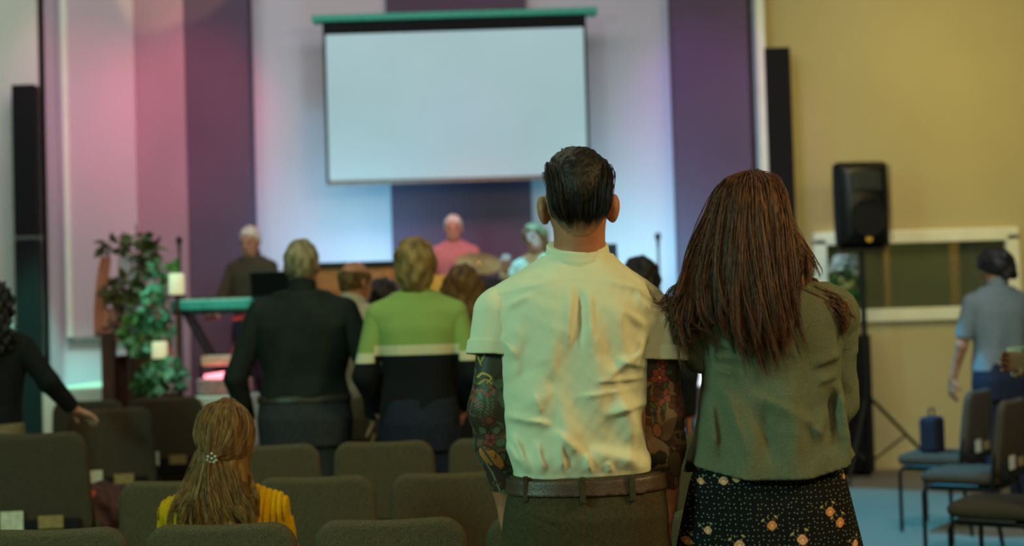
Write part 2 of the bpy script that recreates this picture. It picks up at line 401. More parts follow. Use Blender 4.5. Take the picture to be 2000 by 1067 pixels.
DEF_ROWS = [(.80, 0, 0, .150, .105), (.92, 0, -.005, .170, .118), (1.03, 0, 0, .158, .108), (1.13, 0, .004, .150, .102), (1.27, 0, .0, .168, .115), (1.38, 0, 0, .180, .118), (1.46, 0, -.005, .150, .095), (1.52, 0, -.005, .075, .07)]
def person(label, loc, H=1.8, rz=0, bw=1.0, shirt='dark_top', legs='dark_jeans', hair='hair_dark', style='short', skin='skin', sleeve='long',
           L=None, R=None, head=(0, 0, 0), hz=(-.01, .9), h=.009, seated=False, name='person', eyes=False, shirt_z=.98, belt=None, wrist=None, collar=True, lean=0, group=None, wd=None, cat='person', skirt=False, gen_folds=True, shoulder=.182):
    root = thing(name, label, cat, loc, rz, group); s = H / 1.8
    T = [(r[0], r[1], r[2] + lean * (r[0] - .9), r[3] * bw, r[4] * (.5 + .5 * bw)) for r in DEF_ROWS]
    ly = lean * .75; sx = shoulder * (.4 + .6 * bw)
    dz = -.46 if seated else 0
    HC = np.array([0, ly * 1.1 + .02, 1.682]); Rm = rotm(*head)
    arms = {}
    for sd, A in ((-1, L), (1, R)):
        A = A or dict(el=(sd * (sx + .065), -.01, 1.17), wr=(sd * (sx + .075), .06, .93), d=(0, .12, -1), n=(-sd, 0, 0))
        arms[sd] = dict(sh=(sd * sx, ly, 1.445), **A)
    S3 = lambda p: p
    body = head_prims(HC, Rm) + [(Cap((0, ly * .9 - .005, 1.50), HC + Rm @ np.array([0, -.02, -.06]), .062, .057), .03), (Loft(T), .03)]
    torso = [(Loft(T), .03)]
    for sd in (-1, 1):
        a = arms[sd]; tr = (Cap((sd * .03, ly - .01, 1.50), a['sh'], .055, .052), .05); body.append(tr); torso.append(tr)
        up = (Cap(a['sh'], a['el'], .05 * (.5 + .5 * bw), .040), .03); lo_ = (Cap(a['el'], a['wr'], .041, .027), .02)
        body += [up, lo_]; a['pr'] = [up, lo_]
        body += hand_prims(a['wr'], a['d'], a['n'], a.get('th', 1), a.get('curl', .35))
    legp = []
    if seated:
        for sd in (-1, 1):
            legp += [(Cap((sd * .09, 0, .90), (sd * .11, .44, .90), .085, .06), .04), (Cap((sd * .11, .44, .90), (sd * .11, .44, .54), .058, .045), .03)]
        hipl = [(Loft([(.80, 0, 0, .165, .12), (.95, 0, 0, .172, .12), (1.06, 0, 0, .158, .108)]), .03)]
    else:
        for sd in (-1, 1):
            legp += [(Cap((sd * .088, 0, .88), (sd * .098, .015, .50), .088 * (.6 + .4 * bw), .06), .03), (Cap((sd * .098, .015, .50), (sd * .105, -.01, .10), .058, .042), .03)]
        hipl = [(Loft([(.80, 0, -.005, .168 * bw, .12), (.92, 0, -.01, .175 * bw, .125), (1.06, 0, 0, .158 * bw, .108)]), .03)]
    kk = []
    fz = .46 if seated else 0
    body += legp
    for sd in (-1, 1):
        fy = .50 if seated else .05; body.append((Cap((sd * .105, fy - .05, .07 + fz), (sd * .115, fy + .10, .04 + fz), .04, .035), .03))
    b = solid('body', body, M[skin], root, h=h)
    fold = (lambda V, x, y, z: V - .006 * np.sin(x * 38 + 2 * np.sin(z * 9 + x * 4)) * np.clip((1.45 - z) * 3, 0, 1)) if gen_folds else (lambda V, x, y, z: V)
    solid('sweater' if 'sweater' in label else 'shirt', torso, M[shirt], root, h=h, off=.016, pad=.01, post=chain(fold, lambda V, x, y, z: np.maximum(V, shirt_z - z), lambda V, x, y, z: np.maximum(V, z - 1.60)))
    for sd in (-1, 1):
        a = arms[sd]; el = np.array(a['el'], float); shp = np.array(a['sh'], float); wr = np.array(a['wr'], float)
        if sleeve == 'long': pr = a['pr']; q = el + (wr - el) * .93; d = wr - el
        else: q = shp + (el - shp) * .82; d = el - shp; pr = [a['pr'][0]]
        sl = cut(q, d)
        if sleeve != 'long': solid('sleeve', pr, M[shirt], root, h=h, off=.02, post=sl)
        else:
            u = (wr - el) / np.linalg.norm(wr - el)
            solid('sleeve', pr, M[shirt], root, h=h, off=.017, post=lambda V, x, y, z, q=q, u=u, wr=wr: np.where(((x - wr[0]) ** 2 + (y - wr[1]) ** 2 + (z - wr[2]) ** 2) < .02, np.maximum(V, (x - q[0]) * u[0] + (y - q[1]) * u[1] + (z - q[2]) * u[2]), V))
    if collar:
        cp = (Cap((0, ly * .9 - .008, 1.50), (0, ly - .01, 1.60), .072, .066), .01)
        solid('collar', [cp], M[shirt], root, h=.006, off=.004, post=lambda V, x, y, z: np.maximum(np.maximum(V, z - 1.595 + .35 * (y - ly)), -(V + .012)))
    solid('skirt' if skirt else 'trousers', hipl + ([(Loft([(.45, 0, 0, .26, .2), (.9, 0, 0, .18, .13), (1.0, 0, 0, .16, .11)]), .02)] if skirt else legp), M[legs], root, h=h, off=.014, post=lambda V, x, y, z: np.maximum(np.maximum(V, z - 1.035), (.07 + fz) - z))
    if wrist:
        a = arms[wrist]; e_, w_ = np.array(a['el'], float), np.array(a['wr'], float); u = (w_ - e_) / np.linalg.norm(w_ - e_)
        BM().tube([w_ - u * .035, w_ - u * .010], .034, 16).out('wristband', M['black_cloth'], root, True)
    if belt:
        solid('belt', hipl, M[belt], root, h=.006, off=.020, post=lambda V, x, y, z: np.maximum(np.maximum(np.maximum(V, z - 1.035), 1.0 - z), -(V + .02)))
    for sd in (-1, 1):
        fy = .50 if seated else .05
        solid('shoe', [(Cap((sd * .105, fy - .06, .045 + fz), (sd * .118, fy + .13, .04 + fz), .045, .04), .02)], M['shoe'], root, h=.01, off=.004, post=lambda V, x, y, z: np.maximum(V, fz + .005 - z))
    hr = head_prims(HC, Rm)[:1]
    P = lambda x, y, z: HC + Rm @ np.array([x, y, z])
    if style == 'short': solid('hair', hr, M[hair], root, h=.007, off=.012, pad=.01, post=hair_cut(HC, Rm, *hz))
    elif style == 'bald':
        def fringe(V, x, y, z):
            zz = (x - HC[0]) * Rm[0, 2] + (y - HC[1]) * Rm[1, 2] + (z - HC[2]) * Rm[2, 2]
            return np.maximum(hair_cut(HC, Rm, -.03, .6)(V, x, y, z), zz - .055)
        solid('hair', hr, M[hair], root, h=.007, off=.009, pad=.01, post=fringe)
    elif style == 'full':
        solid('hair', hr + [(Ell(P(0, -.03, .02), (.09, .10, .10), Rm), .03), (Ell(P(0, -.06, -.05), (.07, .06, .08), Rm), .03)], M[hair], root, h=.007, off=.014, pad=.012, post=hair_cut(HC, Rm, -.05, 1.3, .006, 45))
    elif style == 'long':
        pr = hr + [(Ell(P(0, -.03, .01), (.092, .10, .105), Rm), .03)]
        for q in (-.06, -.02, .02, .06): pr.append((Cap(P(q, -.05, -.02), (q * 1.25, ly - .115, 1.42 - .05 * math.cos(q * 30)), .055, .035), .04))
        for q in (-1, 1): pr.append((Cap(P(q * .065, .0, -.02), (q * .10, ly - .05, 1.50), .035, .025), .03))
        solid('hair', pr, M[hair], root, h=.008, off=.01, pad=.014, post=hair_cut(HC, Rm, -.30, 3.2, .006, 50))
    elif style == 'curly':
        pr = hr + [(Ell(P(0, -.03, .0), (.12, .12, .13), Rm), .03), (Ell((0, ly - .09, 1.50), (.14, .08, .13)), .05)]
        solid('hair', pr, M[hair], root, h=.008, off=.01, pad=.02, post=hair_cut(HC, Rm, -.25, 2.6, .012, 70))
    if eyes:
        em = M['eye']
        for q in (-1, 1):
            bmx = BM(); bmesh.ops.create_icosphere(bmx.b, subdivisions=2, radius=.012)
            bmesh.ops.translate(bmx.b, vec=Vector(P(q * .03, .088, .004)), verts=bmx.b.verts[:]); bmx.out('eye', em, root, True)
    root.scale = (s, s, s)
    if seated: root.location.z -= .46 * s - 0
    return root
M['eye'] = mat('eye', (30, 24, 20), .3)

# ------------------------------------------------------------------ chairs
def make_chair(fm, cards=False):
    root = thing('stacking_chair', 'x', 'chair')
    solid('seat', [(RBox((0, .02, 0), (.235, .045, .23), .06), 0)], fm, root, h=.008)
    st = root.children[-1]; st.rotation_euler = (PI / 2, 0, 0); st.location = (0, 0, .46)
    # seat prim built standing; lie it down
    me = st.data; v = np.empty(len(me.vertices) * 3, np.float32); me.vertices.foreach_get('co', v); v = v.reshape(-1, 3)
    v = np.stack([v[:, 0], v[:, 2], v[:, 1] - .02 + .455], 1); me.vertices.foreach_set('co', v.ravel()); me.update(); st.rotation_euler = (0, 0, 0); st.location = (0, 0, 0)
    me.flip_normals()
    solid('backrest', [(RBox((0, -.235, .675), (.232, .034, .215), .075, tp=.10, sag=.007, lean=.12), 0)], fm, root, h=.0065)
    for sd in (-1, 1):
        BM().tube([(sd * .235, .20, .01), (sd * .235, .20, .37), (sd * .235, .18, .405), (sd * .235, .14, .415), (sd * .235, -.12, .415)], .0125).out('front_leg', M['black_metal'], root, True)
        BM().tube([(sd * .24, -.26, .01), (sd * .24, -.20, .42), (sd * .245, -.215, .52), (sd * .236, -.225, .60)], .0125).out('back_leg', M['black_metal'], root, True)
    BM().box((0, -.02, .40), (.46, .38, .02), bev=.004).out('seat_frame', M['black_metal'], root)
    BM().box((0, -.250, .50), (.40, .04, .09), bev=.012).out('book_pocket', M['black_cloth'], root)
    if cards:
        pk = root.children[-1]
        BM().box((-.10, -.276, .545), (.10, .004, .075)).out('card', M['card_white'], pk)
        BM().box((.07, -.276, .535), (.11, .004, .05)).out('card', M['card_tan'], pk)
    return root
def copy_tree(o, parent=None):
    c = o.copy(); C.objects.link(c)
    if parent: c.parent = parent
    for ch in list(o.children): copy_tree(ch, c)
    return c

# ================================================================== SETTING
lav = mat('wall_paint', (205, 196, 208), .85, (201, 192, 204), 1.2)
khk = mat('wall_paint_khaki', (182, 172, 130), .85, (176, 166, 125), 1.0)
board_paint = mat('board_paint', (196, 176, 186), .85, (192, 172, 182), 1.0)
pale = mat('wall_paint_pale', (192, 192, 184), .85, (202, 208, 196), 1.0)
purple = mat('purple_paint', (96, 78, 98), .85, (92, 74, 94), 1.5)
rose = mat('rose_paint', (188, 150, 168), .85, (183, 145, 163), 1.5)
carpet = mat('carpet', (124, 120, 104), .98, (106, 102, 88), 60, .8, 400)
stage_m = mat('stage_floor', (120, 116, 112), .5, (100, 96, 94), 6)

def X(px, Y, py=600): return at(px, py, Y).x
bm = BM().box((0, 6, -.05), (16, 18, .1)); struct(bm.out('floor', carpet))
YB = 13.2
struct(BM().box(((X(75, YB) + X(1475, YB)) / 2 + .2, YB + .1, 3), (X(1475, YB) - X(75, YB) + .8, .2, 6)).out('wall_back', lav))
YR = 13.0
xr0 = X(1476, YR, 200)
# right wall with a window opening
wx0, wx1 = at(1600, 480, YR).x, at(1975, 480, YR).x; wz1 = at(1800, 462, YR).z; wz0 = at(1760, 615, YR).z
b = BM(); XR = 8.0
b.box(((xr0 + wx0) / 2, YR + .1, 3), (wx0 - xr0, .2, 6)); b.box(((wx1 + XR) / 2, YR + .1, 3), (XR - wx1, .2, 6))
b.box(((wx0 + wx1) / 2, YR + .1, (wz1 + 6) / 2), (wx1 - wx0, .2, 6 - wz1)); b.box(((wx0 + wx1) / 2, YR + .1, wz0 / 2), (wx1 - wx0, .2, wz0))
struct(b.out('wall_right', khk))
struct(BM().box((xr0 + .03, 12.95, 3), (.075, .32, 6)).out('trim_1', M['white_paint']))
struct(BM().box(((xr0 + XR) / 2, YR - .012, .08), (XR - xr0, .024, .16)).out('baseboard_right', mat('baseboard_cream', (206, 192, 140), .7)))
# window: frame, glass, dim booth behind it
wr_ = thing('window_1', 'white framed booth window in the khaki wall', 'window'); wr_['kind'] = 'structure'
for (cx_, cz_, sx_, sz_) in (((wx0 + wx1) / 2, wz1, wx1 - wx0 + .12, .12), ((wx0 + wx1) / 2, wz0, wx1 - wx0 + .12, .12), (wx0, (wz0 + wz1) / 2, .12, wz1 - wz0), (wx1, (wz0 + wz1) / 2, .12, wz1 - wz0)):
    BM().box((cx_, YR - .02, cz_), (sx_, .07, sz_), bev=.012).out('window_frame', M['white_paint'], wr_)
gl = bpy.data.materials.new('glass'); gl.use_nodes = True; g_ = gl.node_tree.nodes['Principled BSDF']
g_.inputs['Transmission Weight'].default_value = .9; g_.inputs['Roughness'].default_value = .04; g_.inputs['Base Color'].default_value = lin(190, 200, 170); g_.inputs['IOR'].default_value = 1.45
BM().box(((wx0 + wx1) / 2, YR + .06, (wz0 + wz1) / 2), (wx1 - wx0, .01, wz1 - wz0)).out('window_glass', gl, wr_)
booth = mat('booth_wall', (74, 78, 44), .8, (44, 48, 30), 1.3)
struct(BM().box(((wx0 + wx1) / 2, YR + 1.6, 1.8), (wx1 - wx0 + 1.5, .1, 3.2)).out('wall_booth', booth))
area('booth_lamp', ((wx0 + wx1) / 2 + .2, YR + .9, 3.2), ((wx0 + wx1) / 2, YR + 1.6, 1.6), .5, 30, (255, 240, 120))
for (px_, w_) in ((1735, .05), (1870, .07)):
    tag(BM().box((X(px_, YR + 1.4), YR + 1.45, 1.5), (w_, .1, 3)).out('curtain_rail' if 0 else 'wooden_post', M['wood_orange']), 'yellowish post inside the booth, seen through the glass ' + ('left of the middle' if px_ < 1800 else 'right of the middle'), 'post')
# left side wall facing the room
YL = 12.6; xl = X(76, YL, 300)
struct(BM().box((xl - 1.5, YL + .1, 3), (3.0, .2, 6)).out('wall_left', pale))
struct(BM().box((xl - .02, 12.95, 3), (.04, .6, 6)).out('trim_2', lav))
# purple pilasters and centre panel
def slab(name, px0, px1, Y, m, z0=0, z1=6, th=None, pyr=250):
    x0, x1 = X(px0, Y, pyr), X(px1, Y, pyr); return BM().box(((x0 + x1) / 2, (Y + YB) / 2, (z0 + z1) / 2), (x1 - x0, YB - Y + .02, z1 - z0)).out(name, m)
struct(slab('trim_3', 363, 488, 12.95, purple)); struct(slab('trim_4', 1318, 1466, 12.95, purple)); struct(slab('trim_5', 760, 1034, 13.12, purple))
# angled rose panel left of the purple pilaster
xa, xb = X(266, 13.15, 300), X(366, 12.95, 300)
struct(BM().poly([(xa, 13.19, 0), (xb, 12.9, 0), (xb, 13.19, 0)], (0, 0, 6)).out('trim_6', rose))
# pale board hung on the left of the back wall
pb = at(200, 662, 13.15); x0, x1 = X(133, 13.15, 400), X(268, 13.15, 400)
t = thing('wall_board', 'tall pale board with thin frame hung left of the stage arch', 'board', ((x0 + x1) / 2, 13.17, pb.z))
BM().box((0, 0, 2.6), (x1 - x0, .03, 5.2)).out('panel', board_paint, t)
for dx_ in (-1,): BM().box((dx_ * (x1 - x0) / 2, -.02, 2.6), (.05, .05, 5.2)).out('frame_side', M['white_paint'], t)
BM().box((0, -.02, 0), (x1 - x0 + .05, .05, .045)).out('frame_bottom', mat('board_edge', (130, 128, 120)), t)
# stage
zs = .6; ys = 9.9; sx0, sx1 = X(-40, 10), X(1560, 10)
struct(BM().box(((sx0 + sx1) / 2, (ys + YB) / 2, zs / 2), (sx1 - sx0, YB - ys, zs), bev=.01).out('floor_stage', stage_m))
p0 = at(82, 762, 11.2); p1 = at(275, 756, 11.2)
struct(BM().box(((p0.x + p1.x) / 2, 11.9, (zs + p0.z) / 2), (p1.x - p0.x, 1.4, p0.z - zs), bev=.01).out('floor_riser', M['white_paint']))
ps = at(440, 772, 10.3)
tag(BM().box((ps.x, 10.33, (zs + ps.z) / 2), (.42, .36, ps.z - zs), bev=.01).out('stage_block', M['white_paint']), 'low white block lit cyan beneath the glowing pink lamp', 'block')

# black wall columns
def column(label, px0, px1, pyt, Y, zb, seam):
    a = at(px0, pyt, Y); b_ = at(px1, pyt, Y); wd_ = b_.x - a.x; cx_ = (a.x + b_.x) / 2
    t = thing('column_speaker', label, 'speaker', (cx_, Y, zb)); H_ = a.z - zb; sz = at(px0, seam, Y).z - zb if seam else H_ * .5
    BM().box((0, 0, sz / 2 - .01), (wd_, .14, sz - .02), bev=.01).out('lower_cabinet', M['black_cloth'], t)
    BM().box((0, 0, (sz + H_) / 2 + .01), (wd_, .14, H_ - sz - .02), bev=.01).out('upper_cabinet', M['black_cloth'], t)
    BM().box((0, -.01, sz), (wd_, .13, .03)).out('joint_strip', mat('joint_grey', (90, 98, 90)), t)
column('tall black wall column left of the stage with pale joint', 27, 72, 168, 12.45, .35, 466)
column('tall black wall column right of the stage behind auburn-haired person', 1490, 1540, 96, 12.85, .35, 560)

# projection screen
Ys = 12.7
tl, tr, bl, br = at(633, 70, Ys), at(1142, 46, Ys), at(638, 362, Ys), at(1146, 340, Ys)
scx = (tl.x + tr.x) / 2; sw = tr.x - tl.x + .02; zt = (tl.z + tr.z) / 2; zb_ = (bl.z + br.z) / 2
t = thing('projection_screen', 'large lit projection screen hanging above the stage', 'projection screen', (scx, Ys, zb_))
BM().box((0, 0, (zt - zb_) / 2), (sw, .012, zt - zb_)).out('border', M['black_cloth'], t)
sm = mat('screen_picture', (150, 168, 175), .8, emit=(158, 190, 196), estr=.62)
sm.node_tree.nodes['Noise Texture'].inputs['Scale'].default_value = .5
BM().box((0, -.01, (zt - zb_) / 2 - .0), (sw - .05, .008, zt - zb_ - .03)).out('screen_surface', sm, t)
BM().box((0, 0, zt - zb_ + .06), (sw, .03, .13)).out('valance', M['black_cloth'], t)
BM().box((0, -.02, -.01), (sw, .03, .03), bev=.008).out('bottom_bar', mat('bar_grey', (150, 140, 130)), t)
hl, hr_ = at(610, 45, Ys), at(1166, 17, Ys)
BM().box(((hl.x + hr_.x) / 2 - scx, .03, (hl.z + hr_.z) / 2 - zb_ + .005), (hr_.x - hl.x, .16, .06), bev=.01).out('housing', mat('housing_cyan_light_tint', (60, 176, 150), .5), t)  # white case: the cyan light falling on it is put into its colour
BM().box((0, .03, zt - zb_ + .13), (sw, .1, .05)).out('housing_lip', M['black_metal'], t)
for dx_ in (-.45, .45): BM().box((dx_, .27, zt - zb_ + .16), (.05, .46, .05)).out('bracket', M['black_metal'], t)

# ================================================================== CHAIRS
cA = make_chair(M['chair_fabric']); first = [cA]
def put(proto, x, y, rz, label, group, sx=1, sz=1):
    if proto in first: first.remove(proto); o = proto
    else: o = copy_tree(proto)
    o.location = (x, y, 0); o.rotation_euler = (0, 0, rz); o.scale = (sx, 1, sz); o['label'] = label; o['group'] = group; return o
YA, YB2, YC = 4.42, 5.58, 6.62
def backx(px, py, Y): return at(px, py, Y).x
names = {108: 'olive fabric chair in the nearest row, leftmost, at the bottom left corner', 435: 'olive fabric chair in the nearest row directly behind the person in yellow', 762: 'olive fabric chair in the nearest row between the person in yellow and white-shirted person',
         1100: 'olive fabric chair in the nearest row mostly hidden behind the white-shirted person', 1440: 'olive fabric chair in the nearest row mostly hidden behind the person in floral skirt'}
for px_, lb in names.items(): put(cA, backx(px_, 1020, YA), YA + .24, random.uniform(-.015, .015), lb, 'chairs in the nearest row', .995, .983)
for px_, lb in {352: 'olive fabric chair in second row that the seated person in yellow occludes', 617: 'olive fabric chair in second row, right of the seated person', 880: 'olive fabric chair in second row, just left of the tattooed forearm', 1150: 'olive fabric chair in second row hidden behind the white shirt'}.items():
    put(cA, backx(px_, 925, YB2), YB2 + .24, random.uniform(-.015, .015), lb, 'chairs in the second row', 1.0, .997)
for px_, lb in {528: 'olive fabric chair in third row below the black shirt, left of the gap', 751: 'olive fabric chair in third row below the gap between black shirt and green sweater', 975: 'olive fabric chair in third row, partly behind the tattooed arm', 1200: 'olive fabric chair in third row hidden behind the white shirt', 1420: 'olive fabric chair in third row glimpsed between the two standing people'}.items():
    put(cA, backx(px_, 862, YC), YC + .24, random.uniform(-.015, .015), lb, 'chairs in the third row', .99, 1.043)
cB = make_chair(M['chair_fabric_brown'], True); first.append(cB)
for (px_, py_, Y_, rz_, sz_, lb) in ((55, 830, 6.5, .12, 1.15, 'brown fabric chair at left edge with white and tan cards'), (205, 798, 8.2, .14, 1.16, 'brown fabric chair whose top the dark-clothed person touches'),
                                (316, 772, 9.3, .12, 1.16, 'brown fabric chair at left, farthest, in front of green plants'), (165, 770, 9.7, .1, 1.13, 'brown fabric chair behind the one being touched, top edge only')):
    p = at(px_, py_, Y_); put(cB, p.x, Y_ + .24, rz_, lb, 'brown chairs on the left', 1.0, sz_)
for (x_, y_, rz_, lb) in ((X(1828, 9.4), 9.4, .95, 'blue-lit chair at right carrying a dark bag, farthest of the side chairs'), (X(1882, 8.4), 8.4, .95, 'side-on brown chair in the middle at right, with card in pocket'),
                          (X(1948, 7.05), 7.05, .95, 'side-on brown chair at bottom right corner, nearest of the side chairs')):
    put(cB, x_, y_, rz_, lb, 'chairs at the right aisle', 1, 1.04)

# ================================================================== FOREGROUND: white-shirted person
YH = 3.3
def hero(label, px, py0, Y, name='person'):
    r = at(px, py0, Y); return thing(name, label, 'person', (r.x, Y, 0)), Vector((r.x, Y, 0))
man, MO = hero('person with slicked dark hair, white short-sleeved shirt, tattooed arms and olive trousers', 1138, 900, YH)
def lp(O, px, py, dy=0):
    p = at(px, py, O.y + dy); return np.array([p.x - O.x, dy, p.z])
def prow(O, py, pl, pr, hd, cy=0):
    a, b = at(pl, py, O.y + cy), at(pr, py, O.y + cy); return ((a.z + b.z) / 2, (a.x + b.x) / 2 - O.x, cy, (b.x - a.x) / 2, hd)
torso_rows = [prow(MO, 1010, 995, 1280, .12), prow(MO, 960, 1008, 1270, .118), prow(MO, 920, 1016, 1256, .108), prow(MO, 860, 1000, 1252, .108), prow(MO, 800, 990, 1250, .112),
              prow(MO, 720, 986, 1254, .120), prow(MO, 650, 986, 1262, .125), prow(MO, 600, 996, 1266, .118, -.005), prow(MO, 560, 1020, 1240, .098, -.008), prow(MO, 530, 1065, 1195, .070, -.006), prow(MO, 508, 1090, 1172, .055, 0)]
shL, shR = lp(MO, 980, 612), lp(MO, 1278, 626); elL, elR = lp(MO, 953, 800, -.015), lp(MO, 1297, 806, -.01); wrL, wrR = lp(MO, 992, 985, .055), lp(MO, 1300, 985, .06)
HCm = lp(MO, 1129, 399, .005); Rmm = rotm(.0, -.06)
trap = [(Cap(lp(MO, 1102, 534), shL, .047, .050), .04), (Cap(lp(MO, 1160, 536), shR, .047, .050), .04)]
upL = (Cap(shL, elL, .050, .041), .03); upR = (Cap(shR, elR, .050, .042), .03)
foL = [(Cap(elL, elL + (wrL - elL) * .35, .041, .043), .03), (Cap(elL + (wrL - elL) * .35, wrL, .043, .027), .03)]
foR = [(Cap(elR, elR + (wrR - elR) * .35, .042, .044), .03), (Cap(elR + (wrR - elR) * .35, wrR, .044, .028), .03)]
legs_m = []
for sd in (-1, 1):
    legs_m += [(Cap((sd * .088, 0, .90), (sd * .10, .015, .52), .094, .064), .03), (Cap((sd * .10, .015, .52), (sd * .108, -.01, .10), .060, .042), .03)]
tm = (Loft(torso_rows), .03)
headm = head_prims(HCm, Rmm, .96) + [(Ell(HCm + np.array([sd_ * .083, -.002, -.012]), (.011, .019, .034), rotm(.5 * sd_, 0, .12 * sd_)), .005) for sd_ in (-1, 1)]
bodym = headm + [(Cap(HCm + np.array([0, -.050, -.045]), lp(MO, 1133, 512, -.02), .044, .046), .03), (Cap(lp(MO, 1134, 520, -.008), HCm + np.array([0, -.025, -.05]), .058, .056), .02), tm] + trap + [upL, upR] + foL + foR + legs_m + \
    hand_prims(wrL, (.35, .35, -1), (.6, -.5, 0), 1, .35) + hand_prims(wrR, (-.05, .12, -1), (-1, 0, 0), -1, .45) + [(Cap((s_ * .108, .0, .07), (s_ * .115, .15, .04), .04, .035), .03) for s_ in (-1, 1)]

# ink drawn on a refined mesh as a colour layer of its own (rgb = ink, a = cover)
def ink_mat(name, base, attr='ink'):
    nt = base.node_tree; b = nt.nodes['Principled BSDF']; L = nt.links.new
    a = nt.nodes.new('ShaderNodeAttribute'); a.attribute_name = attr
    x = nt.nodes.new('ShaderNodeMix'); x.data_type = 'RGBA'; L(a.outputs['Alpha'], x.inputs[0]); L(b.inputs['Base Color'].links[0].from_socket, x.inputs[6]); L(a.outputs['Color'], x.inputs[7])
    L(x.outputs[2], b.inputs['Base Color']); return base
def refine(me, mask_fn, n):
    """split the quads whose centre passes mask_fn into n x n"""
    v = np.empty(len(me.vertices) * 3, np.float32); me.vertices.foreach_get('co', v); v = v.reshape(-1, 3).astype(np.float64)
    f = np.empty(len(me.loops), np.int32); me.loops.foreach_get('vertex_index', f); f = f.reshape(-1, 4)
    nv = np.empty(len(me.vertices) * 3, np.float32); me.vertex_normals.foreach_get('vector', nv); nv = nv.reshape(-1, 3).astype(np.float64)
    sel = mask_fn(v[f].mean(1)); keep = f[~sel]; q = f[sel]
    t = np.linspace(0, 1, n + 1); U, W = np.meshgrid(t, t, indexing='ij'); w4 = np.stack([(1 - U) * (1 - W), U * (1 - W), U * W, (1 - U) * W], -1).reshape(-1, 4)
    P = np.einsum('kc,fcd->fkd', w4, v[q]); N = np.einsum('kc,fcd->fkd', w4, nv[q]); N /= np.linalg.norm(N, axis=2, keepdims=True)
    # phong-style curve so the finer faces stay round
    proj = np.zeros_like(P)
    for c in range(4):
        d = P - v[q][:, c][:, None]; nn = nv[q][:, c][:, None]
        proj += w4[None, :, c, None] * (P - (d * nn).sum(2, keepdims=True) * nn)
    P = .45 * P + .55 * proj
    P = P.reshape(-1, 3); key = np.round(P * 2e5).astype(np.int64)
    _, first_, inv = np.unique(key, axis=0, return_index=True, return_inverse=True); inv = inv.ravel()
    P2 = P[first_] ; base = len(v); ids = (inv + base).reshape(len(q), n + 1, n + 1)
    F = np.stack([ids[:, :-1, :-1], ids[:, 1:, :-1], ids[:, 1:, 1:], ids[:, :-1, 1:]], -1).reshape(-1, 4)
    return np.vstack([v, P2]), np.vstack([keep, F])
def paint(o, mask_fn, n, col_fn, attr='ink'):
    me = o.data; v, f = refine(me, mask_fn, n); used = np.unique(f); mp = -np.ones(len(v), np.int64); mp[used] = np.arange(len(used))
    m2 = mesh_np(me.name, v[used], mp[f]); m2.materials.append(me.materials[0]); o.data = m2
    m2.polygons.foreach_set('use_smooth', [True] * len(m2.polygons))
    vv = v[used]; c = col_fn(vv); a = m2.color_attributes.new(attr, 'FLOAT_COLOR', 'POINT'); a.data.foreach_set('color', c.astype(np.float32).ravel())
    bpy.data.meshes.remove(me)
def vnoise(p, f, seed=0):
    r = np.random.default_rng(seed); T = r.random((32, 32, 32)); q = p * f; i = np.floor(q).astype(int); u = q - i; u = u * u * (3 - 2 * u); out = 0
    for a in (0, 1):
        for b in (0, 1):
            for c in (0, 1):
                w_ = (u[:, 0] if a else 1 - u[:, 0]) * (u[:, 1] if b else 1 - u[:, 1]) * (u[:, 2] if c else 1 - u[:, 2])
                out = out + w_ * T[(i[:, 0] + a) % 32, (i[:, 1] + b) % 32, (i[:, 2] + c) % 32]
    return out
def L3(*c): return np.array(lin(*c)[:3])
KP = YH / FPX
class Ink:
    """a small drawing surface on the mesh, in photo-sized units across x and z"""
    def __init__(s, v, O, k):
        s.x = v[:, 0] / k; s.z = v[:, 2] / k; s.c = np.zeros((len(v), 4)); s.O = O; s.k = k
    def loc(s, px, py):
        p = lp(s.O, px, py); return p[0] / s.k, p[2] / s.k
    def put(s, m, col, a=1.0):
        m = np.clip(m, 0, 1)[:, None] * a; s.c[:, :3] = s.c[:, :3] * (1 - m) + L3(*col) * m; s.c[:, 3] = s.c[:, 3] * (1 - m[:, 0]) + m[:, 0]
    def e(s, px, py, rx, ry, rot=0):
        cx, cz = s.loc(px, py); X, Z = s.x - cx, s.z - cz; c, d = math.cos(rot), math.sin(rot)
        return np.sqrt(((X * c + Z * d) / rx) ** 2 + ((-X * d + Z * c) / ry) ** 2)
    def blob(s, px, py, rx, ry, rot, col, line=(24, 26, 24), lw=1.6):
        r = s.e(px, py, rx, ry, rot); w_ = lw / min(rx, ry)
        if line: s.put((1 + w_ - r) * min(rx, ry), line)
        s.put((1 - r) * min(rx, ry), col)
    def ring(s, px, py, rx, ry, rot, col, lw=1.4):
        r = s.e(px, py, rx, ry, rot); s.put(lw - np.abs(r - 1) * min(rx, ry), col)
    def line(s, pts, col, w=2.0, w2=None):
        w2 = w if w2 is None else w2; P = [np.array(s.loc(*p)) for p in pts]; P = catmull2(P, len(P) * 6)
        for i in range(len(P) - 1):
            a, b = P[i], P[i + 1]; d = b - a; t = np.clip(((s.x - a[0]) * d[0] + (s.z - a[1]) * d[1]) / (d @ d + 1e-9), 0, 1)
            ww = w + (w2 - w) * i / (len(P) - 1)
            s.put(ww + .4 - np.hypot(s.x - a[0] - t * d[0], s.z - a[1] - t * d[1]), col)
    def flower(s, px, py, r, col, cc=(150, 110, 50), n=5, rot=.3):
        for a in range(n):
            t = a * 2 * PI / n + rot; s.blob(px + math.cos(t) * r * .62, py + math.sin(t) * r * .62, r * .46, r * .38, -t, col)
        s.blob(px, py, r * .22, r * .22, 0, cc)
